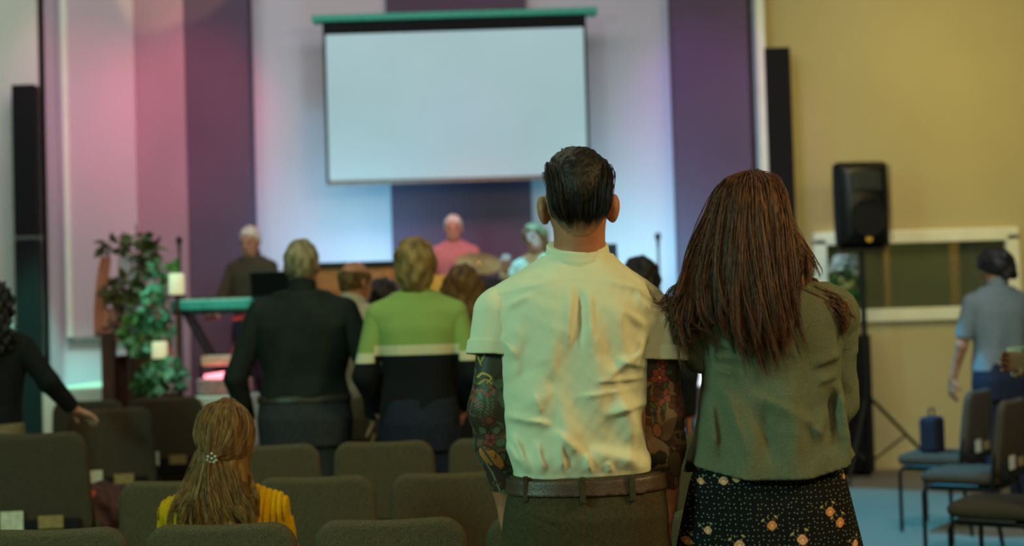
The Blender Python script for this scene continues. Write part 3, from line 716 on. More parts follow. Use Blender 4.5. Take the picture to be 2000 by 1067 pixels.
def catmull2(P, m):
    P = np.array(P, float); Q = np.vstack([2 * P[0] - P[1], P, 2 * P[-1] - P[-2]]); n = len(P); t = np.linspace(0, n - 1 - 1e-6, m); i = t.astype(int); u = (t - i)[:, None]
    a, b, c, d = Q[i], Q[i + 1], Q[i + 2], Q[i + 3]
    return .5 * ((2 * b) + (c - a) * u + (2 * a - 5 * b + 4 * c - d) * u ** 2 + (3 * b - a - 3 * c + d) * u ** 3)
def tattoos(v):
    I = Ink(v, MO, KP); left = v[:, 0] < 0
    zt = lp(MO, 990, 968)[2]; arm = ((np.abs(v[:, 0] - .01) > .135) & (v[:, 2] > zt - .02) & (v[:, 2] < lp(MO, 1130, 590)[2])).astype(float)
    n1 = vnoise(v, 26, 1); n2 = vnoise(v, 60, 2); n3 = vnoise(v, 120, 3); n4 = vnoise(v, 18, 4)
    # ground wash of each arm: left cool and dense, right warmer with open skin
    colL = np.array([L3(44, 58, 50), L3(56, 84, 66), L3(30, 38, 36), L3(90, 72, 52), L3(48, 66, 62)]); colR = np.array([L3(120, 92, 68), L3(34, 42, 38), L3(88, 48, 38), L3(134, 102, 76), L3(60, 58, 46)])
    idx = np.clip(((n1 * .7 + n2 * .3) * 7 - 1).astype(int), 0, 4)
    base = np.where(left[:, None], colL[idx], colR[idx]); I.c[:, :3] = base * (.65 + .6 * n3)[:, None]; I.c[:, 3] = arm
    fr = (n1 * .7 + n2 * .3) * 7; edge = np.abs(fr - np.round(fr)); I.put((edge < .07) * 1.0, (22, 27, 25))
    mL = left; 
    # left arm: dark cloud, leaf blades, thorns and swirls, feathers, rose, scaled fish, dark lower sleeve
    I.blob(955, 705, 26, 34, 0, (34, 46, 40)); 
    for (a, b_) in (((932, 692), (940, 712)), ((948, 690), (940, 706))): I.line([a, b_], (166, 140, 62), 2.2, 1)
    I.line([(934, 735), (944, 728), (960, 736), (952, 746)], (176, 148, 58), 2.4, 1.2); I.line([(936, 748), (950, 740), (962, 748)], (170, 130, 54), 2, 1)
    for i_ in range(7): I.line([(925 + i_ * 8, 760), (938 + i_ * 5, 780 + i_ * 2), (934 + i_ * 5, 812)], (58, 96, 72) if i_ % 2 else (38, 62, 50), 3.2, 1)
    I.line([(922, 752), (930, 764), (942, 760), (950, 770), (964, 760), (956, 750)], (140, 54, 42), 1.8); I.line([(920, 775), (934, 782), (928, 792), (944, 790)], (136, 50, 40), 1.6)
    for i_ in range(10):
        y_ = 778 + i_ * 7; I.line([(940, y_), (929 - (i_ % 3), y_ + 9)], (26, 32, 30), 1.3); I.line([(940, y_), (951 + (i_ % 3), y_ + 9)], (26, 32, 30), 1.3)
        I.line([(966, y_ + 2), (958, y_ + 9)], (28, 34, 30), 1.1); I.line([(966, y_ + 2), (975, y_ + 8)], (28, 34, 30), 1.1)
    for r_ in (14, 10, 6, 3): I.ring(957, 818, r_, r_ * .85, .4, (70, 34, 30), 1.1); 
    I.blob(957, 818, 8, 7, .3, (106, 56, 46)); I.blob(970, 838, 9, 7, .9, (70, 96, 74)); I.blob(943, 838, 9, 6, -.7, (60, 88, 64))
    I.flower(958, 858, 14, (112, 52, 46), (60, 36, 26)); I.blob(978, 862, 10, 8, .3, (58, 90, 70))
    I.blob(960, 893, 15, 31, .80, (178, 112, 54))
    for i_ in range(6):
        for j_ in range(2): I.ring(946 + i_ * 5 + j_ * 9, 876 + i_ * 7 - j_ * 4, 5, 4, .8, (96, 58, 34), .7)
    I.line([(940, 868), (950, 884), (962, 902), (974, 918)], (60, 66, 60), 3.0, 2)
    I.blob(968, 930, 15, 22, .4, (32, 38, 40)); I.blob(978, 955, 13, 18, .3, (30, 36, 34)); I.ring(970, 945, 7, 5, 0, (120, 96, 60), 1); I.blob(970, 945, 3, 2.4, 0, (150, 70, 48))
    I.line([(950, 905), (962, 925), (972, 950), (982, 975)], (104, 120, 90), 1.6); I.blob(985, 962, 6, 5, 0, (64, 110, 84))
    # right arm: red blossoms on bare skin, green leaves, ringed waves, pale serpent curl
    I.blob(1292, 790, 26, 70, 0, (138, 104, 76), None)
    I.blob(1318, 722, 22, 24, 0, (30, 38, 32)); I.blob(1268, 720, 10, 20, .3, (32, 44, 42)); I.flower(1290, 706, 12, (136, 44, 50)); I.flower(1284, 736, 17, (146, 62, 48), (190, 130, 60)); I.flower(1287, 772, 19, (158, 84, 56), (90, 50, 34))
    I.flower(1318, 786, 16, (96, 50, 38), (70, 40, 28)); I.flower(1325, 758, 12, (86, 44, 36), (60, 36, 26)); I.blob(1294, 752, 9, 4, .9, (62, 92, 50)); I.blob(1271, 790, 9, 5, -.8, (64, 88, 48)); I.blob(1291, 796, 9, 4, 1.4, (70, 96, 50)); I.blob(1303, 726, 8, 4, .2, (54, 80, 44))
    for i_ in range(8): I.ring(1316, 842, 34 - i_ * 4.2, 28 - i_ * 3.4, .4, (26, 36, 34), 1.3)
    I.line([(1274, 800), (1278, 830), (1286, 850)], (52, 74, 72), 4, 2); I.blob(1280, 838, 8, 14, .2, (150, 92, 56))
    I.line([(1276, 858), (1296, 872), (1306, 890), (1300, 908), (1284, 910)], (128, 108, 84), 6, 3); I.line([(1276, 850), (1300, 864), (1312, 890), (1304, 914), (1284, 918)], (30, 34, 32), 1.3)
    I.blob(1288, 892, 9, 13, .2, (38, 48, 42)); I.blob(1318, 905, 14, 26, .1, (92, 76, 56))
    for i_ in range(5): I.ring(1300, 945, 26 - i_ * 5, 34 - i_ * 6, .2, (34, 38, 34), 1.2)
    I.put((n2 > .8) * .7, (26, 28, 26)); I.c[:, 3] = np.minimum(1, I.c[:, 3]) * arm * .93
    # the ink thins out in a ragged line at the wrist
    I.c[:, 3] *= np.clip((v[:, 2] - zt - .012 * (n2 - .5)) / .004, 0, 1)
    return I.c
tat = ink_mat('tattoo', mat('tattooed_skin', (172, 114, 84), .5, (152, 96, 70), 12, .12, 180))
bo = solid('body', bodym, tat, man, h=.006)
zA = lp(MO, 1130, 610)[2]; zB = lp(MO, 1130, 1000)[2]
paint(bo, lambda c: (np.abs(c[:, 0] - .01) > .135) & (c[:, 2] > zB) & (c[:, 2] < zA), 5, tattoos)

shirt_m = mat('white_shirt', (214, 212, 184), .85, (206, 204, 176), 5, .35, 700, spec=.15)
def S(O, px1, py1, px2, py2, amp, w_):
    a, b_ = lp(O, px1, py1), lp(O, px2, py2); return (a[0], a[2], b_[0], b_[2], amp, w_)
fm = strokes([S(MO, 1112, 560, 1104, 700, .008, .007), S(MO, 1146, 560, 1150, 680, .006, .006), S(MO, 1128, 560, 1130, 690, -.009, .005), S(MO, 1100, 590, 1050, 800, .011, .020), S(MO, 1150, 600, 1170, 860, .013, .022),
              S(MO, 1010, 610, 1005, 780, .006, .014), S(MO, 1195, 580, 1225, 760, .010, .016), S(MO, 1040, 720, 1135, 915, .020, .034), S(MO, 1062, 700, 1090, 880, -.012, .018), S(MO, 1170, 690, 1215, 800, .008, .014),
              S(MO, 985, 806, 1085, 822, .009, .006), S(MO, 1255, 680, 1165, 745, .009, .007), S(MO, 1260, 735, 1150, 742, .006, .004), S(MO, 1262, 782, 1170, 806, .010, .007), S(MO, 1262, 716, 1190, 700, .006, .005),
              S(MO, 1200, 760, 1262, 880, .018, .018), S(MO, 1246, 905, 1250, 790, -.014, .014), S(MO, 1140, 868, 1262, 898, .012, .012), S(MO, 1000, 840, 1035, 918, .010, .008), S(MO, 1045, 850, 1062, 918, .008, .006),
              S(MO, 1090, 850, 1098, 918, .009, .006), S(MO, 1075, 830, 1138, 880, .010, .009), S(MO, 990, 860, 1018, 905, .008, .006), S(MO, 975, 650, 1012, 700, .008, .007), S(MO, 1256, 650, 1230, 730, .009, .007),
              S(MO, 1138, 870, 1150, 918, .008, .005), S(MO, 1180, 890, 1190, 915, .007, .006), S(MO, 1200, 600, 1262, 640, .006, .007), S(MO, 985, 600, 1045, 572, .006, .006),
              S(MO, 1000, 570, 1100, 540, .004, .008), S(MO, 1170, 535, 1270, 575, .005, .008), S(MO, 1235, 570, 1270, 610, .005, .006), S(MO, 1110, 770, 1250, 752, .004, .004), S(MO, 1040, 760, 1060, 810, .004, .004)])
zbelt = lp(MO, 1138, 921)[2]; zyoke = lp(MO, 1128, 562)[2]
def shirt_post(V, x, y, z):
    back = np.clip(-y / .04, 0, 1)
    f = fm(x, z) * back * 1.25 + .0012 * wob(x, y, z, 26) + .0006 * wob(x, y, z, 120, 3)
    yk = zyoke + .035 * np.exp(-((x + .02) / .13) ** 2) - .02
    f += .0022 / (1 + np.exp(-(z - yk) / .0015)) + .0012 * np.exp(-((z - yk - .006) / .0025) ** 2) * (.5 + .5 * np.sin(x * 420))
    bl = np.exp(-((z - zbelt - .03) / .028) ** 2) * .006 * (1 + .8 * np.sin(x * 55 + 1))
    V = V - f - bl
    zc = zbelt - .004 + .02 * (x - .0)
    V = np.maximum(V, zc - z)
    return np.maximum(V, z - lp(MO, 1128, 497)[2])
solid('shirt', [tm] + trap, shirt_m, man, h=.0045, k=.03, off=.010, pad=.015, post=shirt_post)
cufs = []
for (up, q, sh_, el_, ang) in ((upL, lp(MO, 948, 690), shL, elL, .10), (upR, lp(MO, 1290, 700), shR, elR, -.12)):
    d = el_ - sh_; d /= np.linalg.norm(d); c_ = d + np.array([ang, 0, 0])
    def sp(V, x, y, z, q=q, c_=c_, sh_=sh_):
        V = V - .002 * wob(x, y, z, 40, 5) - .004 * np.clip((sh_[2] - z) / .08, 0, 1)
        V = np.maximum(V, (x - q[0]) * c_[0] + (y - q[1]) * c_[1] + (z - q[2]) * c_[2])
        return np.maximum(V, -(V + .03))
    solid('sleeve', [(Cap(sh_, el_, .054, .050), 0)], shirt_m, man, h=.0045, off=.011, pad=.006, post=sp)
    def cp_(V, x, y, z, q=q, c_=c_):
        t = (x - q[0]) * c_[0] + (y - q[1]) * c_[1] + (z - q[2]) * c_[2]
        V = V - .001 * wob(x, y, z, 60, 2)
        return np.maximum(np.maximum(V, np.maximum(t - .004, -t - .030)), -(V + .007))
    solid('cuff', [(Cap(sh_, el_, .056, .053), 0)], shirt_m, man, h=.0035, off=.015, pad=.004, post=cp_)
ca, cb_ = lp(MO, 1130, 505, -.004), lp(MO, 1126, 478, -.004)
def col_post(V, x, y, z):
    t = z - ca[2]; top = cb_[2] + .002 + .28 * y
    V = np.maximum(V, z - top); V = np.maximum(V, (ca[2] - .028) - z - .0)
    V = V - .0012 * (np.abs(z - (top - .022)) < .0018) 
    return np.maximum(V, -(V + .006))
solid('collar', [(Cap(ca + np.array([0, 0, -.04]), cb_ + np.array([0, 0, .03]), .076, .064), 0)], shirt_m, man, h=.0035, off=.004, post=col_post)
# trousers, belt, loops
tr_m = mat('olive_trousers', (72, 63, 45), .9, (58, 51, 36), 160, .5, 500, spec=.1)
zp = zbelt - .002
def tpost(V, x, y, z):
    V = V - .003 * np.sin(x * 30 + z * 14) * np.clip((.98 - z) * 6, 0, 1) + .004 * np.exp(-((x - .0) / .003) ** 2) * (y < 0) * (z < zp - .04)
    pk = np.abs((z - (zp - .085)) + .35 * (x + .12) * (x < -.06)) < .003
    V = V + .003 * (pk & (x > -.17) & (x < -.065) & (y < 0))
    return np.maximum(np.maximum(V, z - zp), .08 - z)
hip = (Loft([prow(MO, 1067, 992, 1292, .128), prow(MO, 1000, 998, 1290, .128, -.006), prow(MO, 950, 1008, 1282, .12), prow(MO, 905, 1010, 1276, .112)] + [(.84, 0, 0, .165, .12)]), .03)
solid('trousers', [hip] + legs_m, tr_m, man, h=.005, off=.013, post=tpost)
belt_m = mat('brown_leather', (74, 54, 40), .38, (62, 44, 34), 30, .3, 300, spec=.5)
solid('belt', [hip], belt_m, man, h=.004, off=.019, post=lambda V, x, y, z: np.maximum(np.maximum(np.maximum(V, z - (zp - .004 + .012 * x)), (zp - .040 + .012 * x) - z), -(V + .008)))
for px_ in (1026, 1132, 1226):
    q = lp(MO, px_, 940); hw_ = .142
    yy = -.131 * (max(0, 1 - abs((q[0] - .004) / .165) ** 2.3)) ** (1 / 2.3) - .012
    BM().box((q[0], yy - .003, zp - .024), (.013, .016, .058), bev=.003).out('belt_loop', tr_m, man)
for sd in (-1, 1):
    solid('shoe', [(Cap((sd * .108, -.03, .045), (sd * .12, .19, .04), .045, .04), .02)], M['shoe'], man, h=.01, off=.004, post=lambda V, x, y, z: np.maximum(V, .005 - z))

# short hair: stubble fade below, long combed-back strands on top
fade = mat('hair_fade', (52, 40, 32), .75, (34, 27, 22), 60, .5, 300)
nt = fade.node_tree; bF = nt.nodes['Principled BSDF']; L = nt.links.new; c0 = bF.inputs['Base Color'].links[0].from_socket
tcf = nt.nodes.new('ShaderNodeTexCoord'); sxf = nt.nodes.new('ShaderNodeSeparateXYZ'); L(tcf.outputs['Object'], sxf.inputs[0])
nf = nt.nodes.new('ShaderNodeTexNoise'); nf.inputs['Scale'].default_value = 220; L(tcf.outputs['Object'], nf.inputs['Vector'])
ad = nt.nodes.new('ShaderNodeMath'); ad.operation = 'MULTIPLY_ADD'; L(nf.outputs[0], ad.inputs[0]); ad.inputs[1].default_value = .03; L(sxf.outputs[2], ad.inputs[2])
mr = nt.nodes.new('ShaderNodeMapRange'); mr.inputs['From Min'].default_value = HCm[2] - .088 + .015; mr.inputs['From Max'].default_value = HCm[2] - .030 + .015; L(ad.outputs[0], mr.inputs['Value'])
xf_ = nt.nodes.new('ShaderNodeMix'); xf_.data_type = 'RGBA'; L(mr.outputs[0], xf_.inputs[0]); xf_.inputs[6].default_value = lin(160, 112, 84); L(c0, xf_.inputs[7]); L(xf_.outputs[2], bF.inputs['Base Color'])
def fade_post(V, x, y, z):
    X, Yy, Z = x - HCm[0], y - HCm[1], z - HCm[2]
    zl = np.where(Yy < 0, -.086 + .30 * (Yy + .09) + 9 * X ** 2, -.05 + 1.2 * Yy + 9 * X ** 2)
    V = np.maximum(V, (zl - Z) * .8)
    ear = ((np.abs(X) - .085) / .03) ** 2 + ((Yy + .0) / .03) ** 2 + ((Z + .02) / .045) ** 2
    return np.maximum(V, (1 - ear) * .01)
solid('hair_fade', headm[:2] + [(Cap(HCm + np.array([0, -.050, -.045]), lp(MO, 1133, 512, -.02), .044, .046), .03)], fade, man, h=.005, off=.0025, pad=.004, post=fade_post)
hd_m = mat('hair_dark_brown', (34, 22, 17), .5, (18, 12, 10), 60, .6, 160, stretch=(1.5, 1.5, .15), spec=.25)
hcap = solid('hair', headm[:1] + [(Ell(HCm + np.array([0, -.022, .035]), (.076, .088, .086)), .02)], hd_m, man, h=.005, off=.008, pad=.01,
             post=lambda V, x, y, z: np.maximum(V - .002 * np.sin(np.arctan2(x - HCm[0], .11 - (z - HCm[2])) * 60), (.075 + .75 * (y - HCm[1]) + 6 * (x - HCm[0]) ** 2 - (z - HCm[2])) * .7))

def catmull(P, m):
    P = np.array(P, float); n = len(P); Q = np.vstack([2 * P[0] - P[1], P, 2 * P[-1] - P[-2]])
    t = np.linspace(0, n - 1 - 1e-6, m); i = t.astype(int); u = (t - i)[:, None]
    a, b, c, d = Q[i], Q[i + 1], Q[i + 2], Q[i + 3]
    return .5 * ((2 * b) + (c - a) * u + (2 * a - 5 * b + 4 * c - d) * u ** 2 + (3 * b - a - 3 * c + d) * u ** 3)
def strands(name, guides, clumps, per, m_, parent, rad=.0011, m=22, cr=.010, jit=.004, curl=.006, seed=1, tips=.35, short=.12):
    """guides: ordered list of point lists; strands follow blends of neighbouring guides"""
    r = np.random.default_rng(seed); G = np.array([catmull(g, m) for g in guides]); ng = len(G); s = np.linspace(0, 1, m)
    allp = []; allr = []
    for c in range(clumps):
        t = r.uniform(0, ng - 1.001); i = int(t); u = t - i
        base = G[i] * (1 - u) + G[i + 1] * u
        ph = r.uniform(0, 6.28, 3); fr = r.uniform(2, 6, 3)
        wave = np.stack([np.sin(fr[k] * s + ph[k]) - np.sin(ph[k]) for k in range(3)], 1) * curl * s[:, None] * r.uniform(.4, 1.4)
        base = base + wave + r.normal(0, jit, 3)
        L = 1 - r.uniform(0, short)
        for q in range(per):
            off = r.normal(0, 1, 3) * cr; prof = (.55 + .6 * np.sin(PI * np.clip(s * 1.15, 0, 1)) - tips * s)
            p = base + off * prof[:, None] + r.normal(0, .0006, (m, 3)).cumsum(0) * .5
            LL = L * (1 - r.uniform(0, .10)); kk = np.linspace(0, (m - 1) * LL, m); i0 = np.minimum(kk.astype(int), m - 2); w_ = (kk - i0)[:, None]
            allp.append(p[i0] * (1 - w_) + p[i0 + 1] * w_); allr.append(rad * r.uniform(.7, 1.3))
    P = np.array(allp); R = np.array(allr)[:, None] * (1 - .8 * s[None] ** 3)
    T = np.gradient(P, axis=1); T /= np.linalg.norm(T, axis=2, keepdims=True) + 1e-9
    ref = np.array([.3, .9, .2]); A = np.cross(T, ref); A /= np.linalg.norm(A, axis=2, keepdims=True) + 1e-9; B = np.cross(T, A)
    n = 3; V = np.stack([P + (A * math.cos(2 * PI * j / n) + B * math.sin(2 * PI * j / n)) * R[..., None] for j in range(n)], 2)
    S_, M_, _, _ = V.shape; ids = np.arange(S_ * M_ * n).reshape(S_, M_, n)
    F = np.stack([ids[:, :-1], np.roll(ids, -1, 2)[:, :-1], np.roll(ids, -1, 2)[:, 1:], ids[:, 1:]], -1).reshape(-1, 4)
    return link(name, mesh_np(name, V.reshape(-1, 3), F), m_, parent)
# combed-back top hair
gd = []
def hp(x, y, z): return HCm + np.array([x, y, z]) * .96
for a in np.linspace(-1, 1, 13):
    xx = a * .074; tz = .112 * (1 - abs(a) ** 3) ** .5 if abs(a) < 1 else 0
    tz = .121 * math.sqrt(max(0, 1 - (a * .86) ** 2)); 
    gd.append([hp(xx * .9, .045, .03 + tz * .80), hp(xx * 1.0, -.01, .024 + tz * .86), hp(xx * 1.04, -.065, .018 + tz * .70), hp(xx * 1.0, -.104, .010 + tz * .35), hp(xx * .88, -.112, -.020 + .0 * tz), hp(xx * .62, -.103, -.060)])
strands('hair_strands', gd, 190, 12, hd_m, man, rad=.0010, cr=.0035, jit=.0022, curl=.004, seed=3, short=.25)

# ================================================================== FOREGROUND: person in cardigan and floral skirt
YW = 3.32
wom, WO = hero('person with long wavy auburn hair, grey-green cardigan and black floral skirt', 1500, 900, YW)
HCw = lp(WO, 1466, 437, .02); Rw = rotm(0, -.08)
rows = [prow(WO, 1000, 1345, 1650, .125), prow(WO, 900, 1372, 1628, .105), prow(WO, 820, 1385, 1612, .09), prow(WO, 740, 1384, 1618, .10), prow(WO, 680, 1378, 1628, .108), prow(WO, 630, 1374, 1634, .108), prow(WO, 590, 1395, 1618, .095, -.005), prow(WO, 560, 1425, 1590, .075), prow(WO, 530, 1460, 1555, .055)]
tw = (Loft(rows), .03)
sL, sR = lp(WO, 1378, 606), lp(WO, 1630, 612); eL, eR = lp(WO, 1373, 682, .01), lp(WO, 1630, 790, .02); wL, wR = lp(WO, 1470, 735, .17), lp(WO, 1540, 740, .20)
trw = [(Cap(lp(WO, 1480, 560), sL, .045, .043), .05), (Cap(lp(WO, 1520, 560), sR, .045, .043), .05)]
aw = [(Cap(sL, eL, .042, .036), .03), (Cap(eL, wL, .036, .024), .02), (Cap(sR, eR, .042, .034), .03), (Cap(eR, wR, .036, .024), .02)]
lw = []
for sd in (-1, 1): lw += [(Cap((sd * .08, 0, .85), (sd * .08, .01, .46), .085, .055), .03), (Cap((sd * .08, .01, .46), (sd * .08, -.01, .09), .052, .035), .03), (Cap((sd * .08, 0, .06), (sd * .09, .13, .035), .035, .03), .03)]
solid('body', head_prims(HCw, Rw, .96) + [(Cap(lp(WO, 1500, 545), HCw + np.array([0, -.02, -.05]), .05, .048), .03), tw] + trw + aw + lw +
      hand_prims(wL, (1, .2, .35), (0, -1, .1), 1, .4, .92) + hand_prims(wR, (-1, .2, .45), (0, -1, .1), -1, .4, .92), M['skin_pink'], wom, h=.0065)
card_m = mat('cardigan_knit', (104, 108, 88), .95, (92, 96, 78), 260, .6, 420, spec=.1)
fw = strokes([S(WO, 1372, 690, 1470, 700, .006, .008), S(WO, 1378, 715, 1430, 730, .005, .007), S(WO, 1630, 690, 1560, 715, .007, .008), S(WO, 1625, 730, 1570, 745, .006, .008), S(WO, 1390, 720, 1440, 880, .008, .010), S(WO, 1378, 760, 1385, 900, .010, .010),
              S(WO, 1400, 740, 1480, 890, .006, .014), S(WO, 1520, 720, 1530, 900, .010, .022), S(WO, 1475, 780, 1480, 900, -.006, .012), S(WO, 1612, 750, 1595, 880, -.010, .010), S(WO, 1628, 740, 1640, 900, .014, .010), S(WO, 1600, 790, 1570, 860, .008, .010),
              S(WO, 1440, 760, 1600, 830, .005, .010), S(WO, 1545, 800, 1590, 850, .005, .007), S(WO, 1350, 620, 1400, 660, .004, .008)])
crow = [prow(WO, 935, 1350, 1660, .150, .0), prow(WO, 900, 1358, 1652, .145), prow(WO, 850, 1370, 1636, .132), prow(WO, 800, 1380, 1622, .120), prow(WO, 740, 1385, 1622, .112), prow(WO, 680, 1379, 1630, .112), prow(WO, 630, 1376, 1634, .112), prow(WO, 590, 1397, 1618, .098, -.005), prow(WO, 560, 1428, 1588, .078), prow(WO, 535, 1462, 1555, .06)]
zh = lp(WO, 1500, 914)[2]; zneck = lp(WO, 1570, 552)[2]
def cpost(V, x, y, z):
    fl = np.clip((lp(WO, 1500, 760)[2] - z) / .2, 0, 1)
    V = V - 1.5 * fw(x, z) * np.clip(-y / .03, 0, 1) - .0022 * wob(x, y, z, 42) - .006 * fl * np.sin(np.arctan2(y, x) * 9 + 1)
    rib = z < zh + .05
    V = V + .0012 * (np.sin(np.arctan2(y, x) * 150) * .5 + .5) * rib
    V = np.maximum(V, (zh - .012 + .35 * np.clip(np.abs(x) - .06, 0, 1) ** 1.2 * (y < .06)) - z)
    V = np.maximum(V, z - zneck - .06 * np.clip(y, 0, 1))
    return np.maximum(V, np.where(z < zh + .10, -(V + .014), -1))
solid('cardigan', [(Loft(crow), .03)] + trw, card_m, wom, h=.0045, off=.014, pad=.018, post=cpost)
for (a_, b_, c_) in ((sL, eL, wL), (sR, eR, wR)):
    u = (c_ - b_) / np.linalg.norm(c_ - b_); q = c_ - u * .02
    solid('sleeve', [(Cap(a_, b_, .044, .040), .02), (Cap(b_, c_, .040, .030), .02)], card_m, wom, h=.005, off=.011, pad=.004,
          post=lambda V, x, y, z, q=q, u=u, b_=b_: np.maximum(V - .004 * wob(x, y, z, 46, 4) * (z < b_[2] + .13) - .001 * wob(x, y, z, 90), (x - q[0]) * u[0] + (y - q[1]) * u[1] + (z - q[2]) * u[2]))
# skirt
sk = mat('floral_skirt', (20, 21, 24), .85, (15, 16, 19), 60, .3, 300, spec=.1)
nt = sk.node_tree; bS = nt.nodes['Principled BSDF']; L = nt.links.new; col_s = bS.inputs['Base Color'].links[0].from_socket
tc = nt.nodes.new('ShaderNodeTexCoord'); sx_ = nt.nodes.new('ShaderNodeSeparateXYZ'); L(tc.outputs['Object'], sx_.inputs[0])
cx_ = nt.nodes.new('ShaderNodeCombineXYZ'); L(sx_.outputs[0], cx_.inputs[0]); L(sx_.outputs[2], cx_.inputs[1])
vr = nt.nodes.new('ShaderNodeTexVoronoi'); vr.voronoi_dimensions = '2D'; vr.inputs['Scale'].default_value = 88; vr.inputs['Randomness'].default_value = .55; L(cx_.outputs[0], vr.inputs['Vector'])
rr_ = nt.nodes.new('ShaderNodeValToRGB'); rr_.color_ramp.interpolation = 'CONSTANT'; e_ = rr_.color_ramp.elements; e_[0].color = (1, 1, 1, 1); e_[1].position = .115; e_[1].color = (0, 0, 0, 1); L(vr.outputs['Distance'], rr_.inputs[0])
x_ = nt.nodes.new('ShaderNodeMix'); x_.data_type = 'RGBA'; L(rr_.outputs[0], x_.inputs[0]); L(col_s, x_.inputs[6]); x_.inputs[7].default_value = lin(120, 128, 114); L(x_.outputs[2], bS.inputs['Base Color'])
ink_mat('floral', sk, 'print')
def florals(v):
    I = Ink(v, WO, YW / FPX)
    for (px_, py_, r_, a_, ci) in ((1400, 929, 8, .2, 0), (1423, 923, 8, 1.2, 0), (1362, 934, 6, 1.5, 0), (1485, 1008, 9, .3, 1), (1541, 1034, 10, -.6, 0), (1598, 985, 9, .4, 1), (1618, 1006, 9, 1.1, 1), (1370, 1022, 7, 1.4, 0), (1425, 1045, 9, .3, 0), (1336, 1049, 8, .3, 1),
                                 (1652, 1050, 8, .4, 0), (1637, 925, 5, 1.5, 1), (1560, 1110, 9, .4, 0), (1470, 1120, 9, 1.0, 1), (1390, 1130, 9, -.5, 0), (1620, 1130, 9, .8, 1), (1500, 1180, 9, .2, 0), (1350, 1200, 9, .2, 0), (1660, 1200, 9, .2, 1)):
        pk = (214, 158, 122) if ci == 0 else (200, 138, 82)
        I.line([(px_ - r_ * 1.9, py_ - r_ * .9), (px_, py_), (px_ + r_ * .8, py_ - r_ * 1.9)], (96, 96, 70), .8)
        for (dx_, dy_, rr, ra) in ((-r_ * 1.9, -r_ * 1.0, r_ * .75, .7), (r_ * .8, -r_ * 1.8, r_ * .75, -.5), (-r_ * .9, -r_ * 1.6, r_ * .5, 1.6)):
            I.blob(px_ + dx_, py_ + dy_, rr * .8, rr * .34, ra, (168, 150, 108), None); 
        for (dx_, dy_) in ((-.35, .1), (.35, .1), (0, -.3), (0, .4)): I.blob(px_ + dx_ * r_, py_ + dy_ * r_, r_ * .72, r_ * .62, a_, pk, (150, 92, 66), .8)
        I.ring(px_ + r_ * .1, py_, r_ * .45, r_ * .4, a_, (168, 100, 70), .8); I.blob(px_, py_ + r_ * .1, r_ * .3, r_ * .25, a_, (226, 184, 150), None)
    return I.c
srow = [prow(WO, 885, 1378, 1622, .11), prow(WO, 930, 1354, 1644, .130), prow(WO, 990, 1342, 1658, .145), prow(WO, 1067, 1328, 1676, .155), (.60, .0, 0, .25, .20), (.42, .0, 0, .27, .23)]
sko = solid('skirt', [(Loft(srow), 0)], sk, wom, h=.0055, off=.004, pad=.01, post=lambda V, x, y, z: np.maximum(V - .005 * np.clip((1.1 - z) * 3, 0, 1) * np.sin(np.arctan2(y, x) * 10 + 2), np.where(z < .7, -(V + .014), -1)))
paint(sko, lambda c: (c[:, 1] < .05) & (c[:, 2] > .88), 4, florals, 'print')
for sd in (-1, 1): solid('shoe', [(Cap((sd * .08, -.04, .04), (sd * .092, .15, .035), .038, .034), .02)], M['shoe'], wom, h=.01, off=.004, post=lambda V, x, y, z: np.maximum(V, .004 - z))
# long auburn hair
au = mat('auburn_hair', (112, 64, 34), .45, (42, 24, 15), 26, .7, 120, stretch=(3, 3, .2), spec=.35)
def wp(px, py, d): return lp(WO, px, py, d)
hw_ = [(Ell(HCw + np.array([0, -.012, .005]), (.080, .096, .102)), .03)]
for (a_, b_, r1, r2) in (((1425, 430, -.03), (1400, 600, -.08), .05, .04), ((1505, 430, -.03), (1540, 560, -.07), .05, .035), ((1465, 430, -.06), (1465, 620, -.10), .06, .045), ((1440, 560, -.10), (1480, 650, -.125), .04, .02), ((1400, 520, -.04), (1370, 600, -.07), .04, .028),
                         ((1530, 480, -.02), (1560, 520, -.03), .035, .025), ((1520, 600, -.10), (1520, 660, -.12), .035, .014), ((1540, 540, -.04), (1620, 585, -.05), .03, .018)):
    hw_.append((Cap(wp(*a_), wp(*b_), r1, r2), .03))
solid('hair_volume', hw_, au, wom, h=.006, k=.03, off=.0, pad=.006, post=lambda V, x, y, z: np.maximum(V - .004 * np.sin(x * 210 + 5 * np.sin(z * 14)), np.where((y > HCw[1] + .045) & (z < HCw[2] + .07), (y - HCw[1] - .045), -1)))
T0 = (1466, 338)
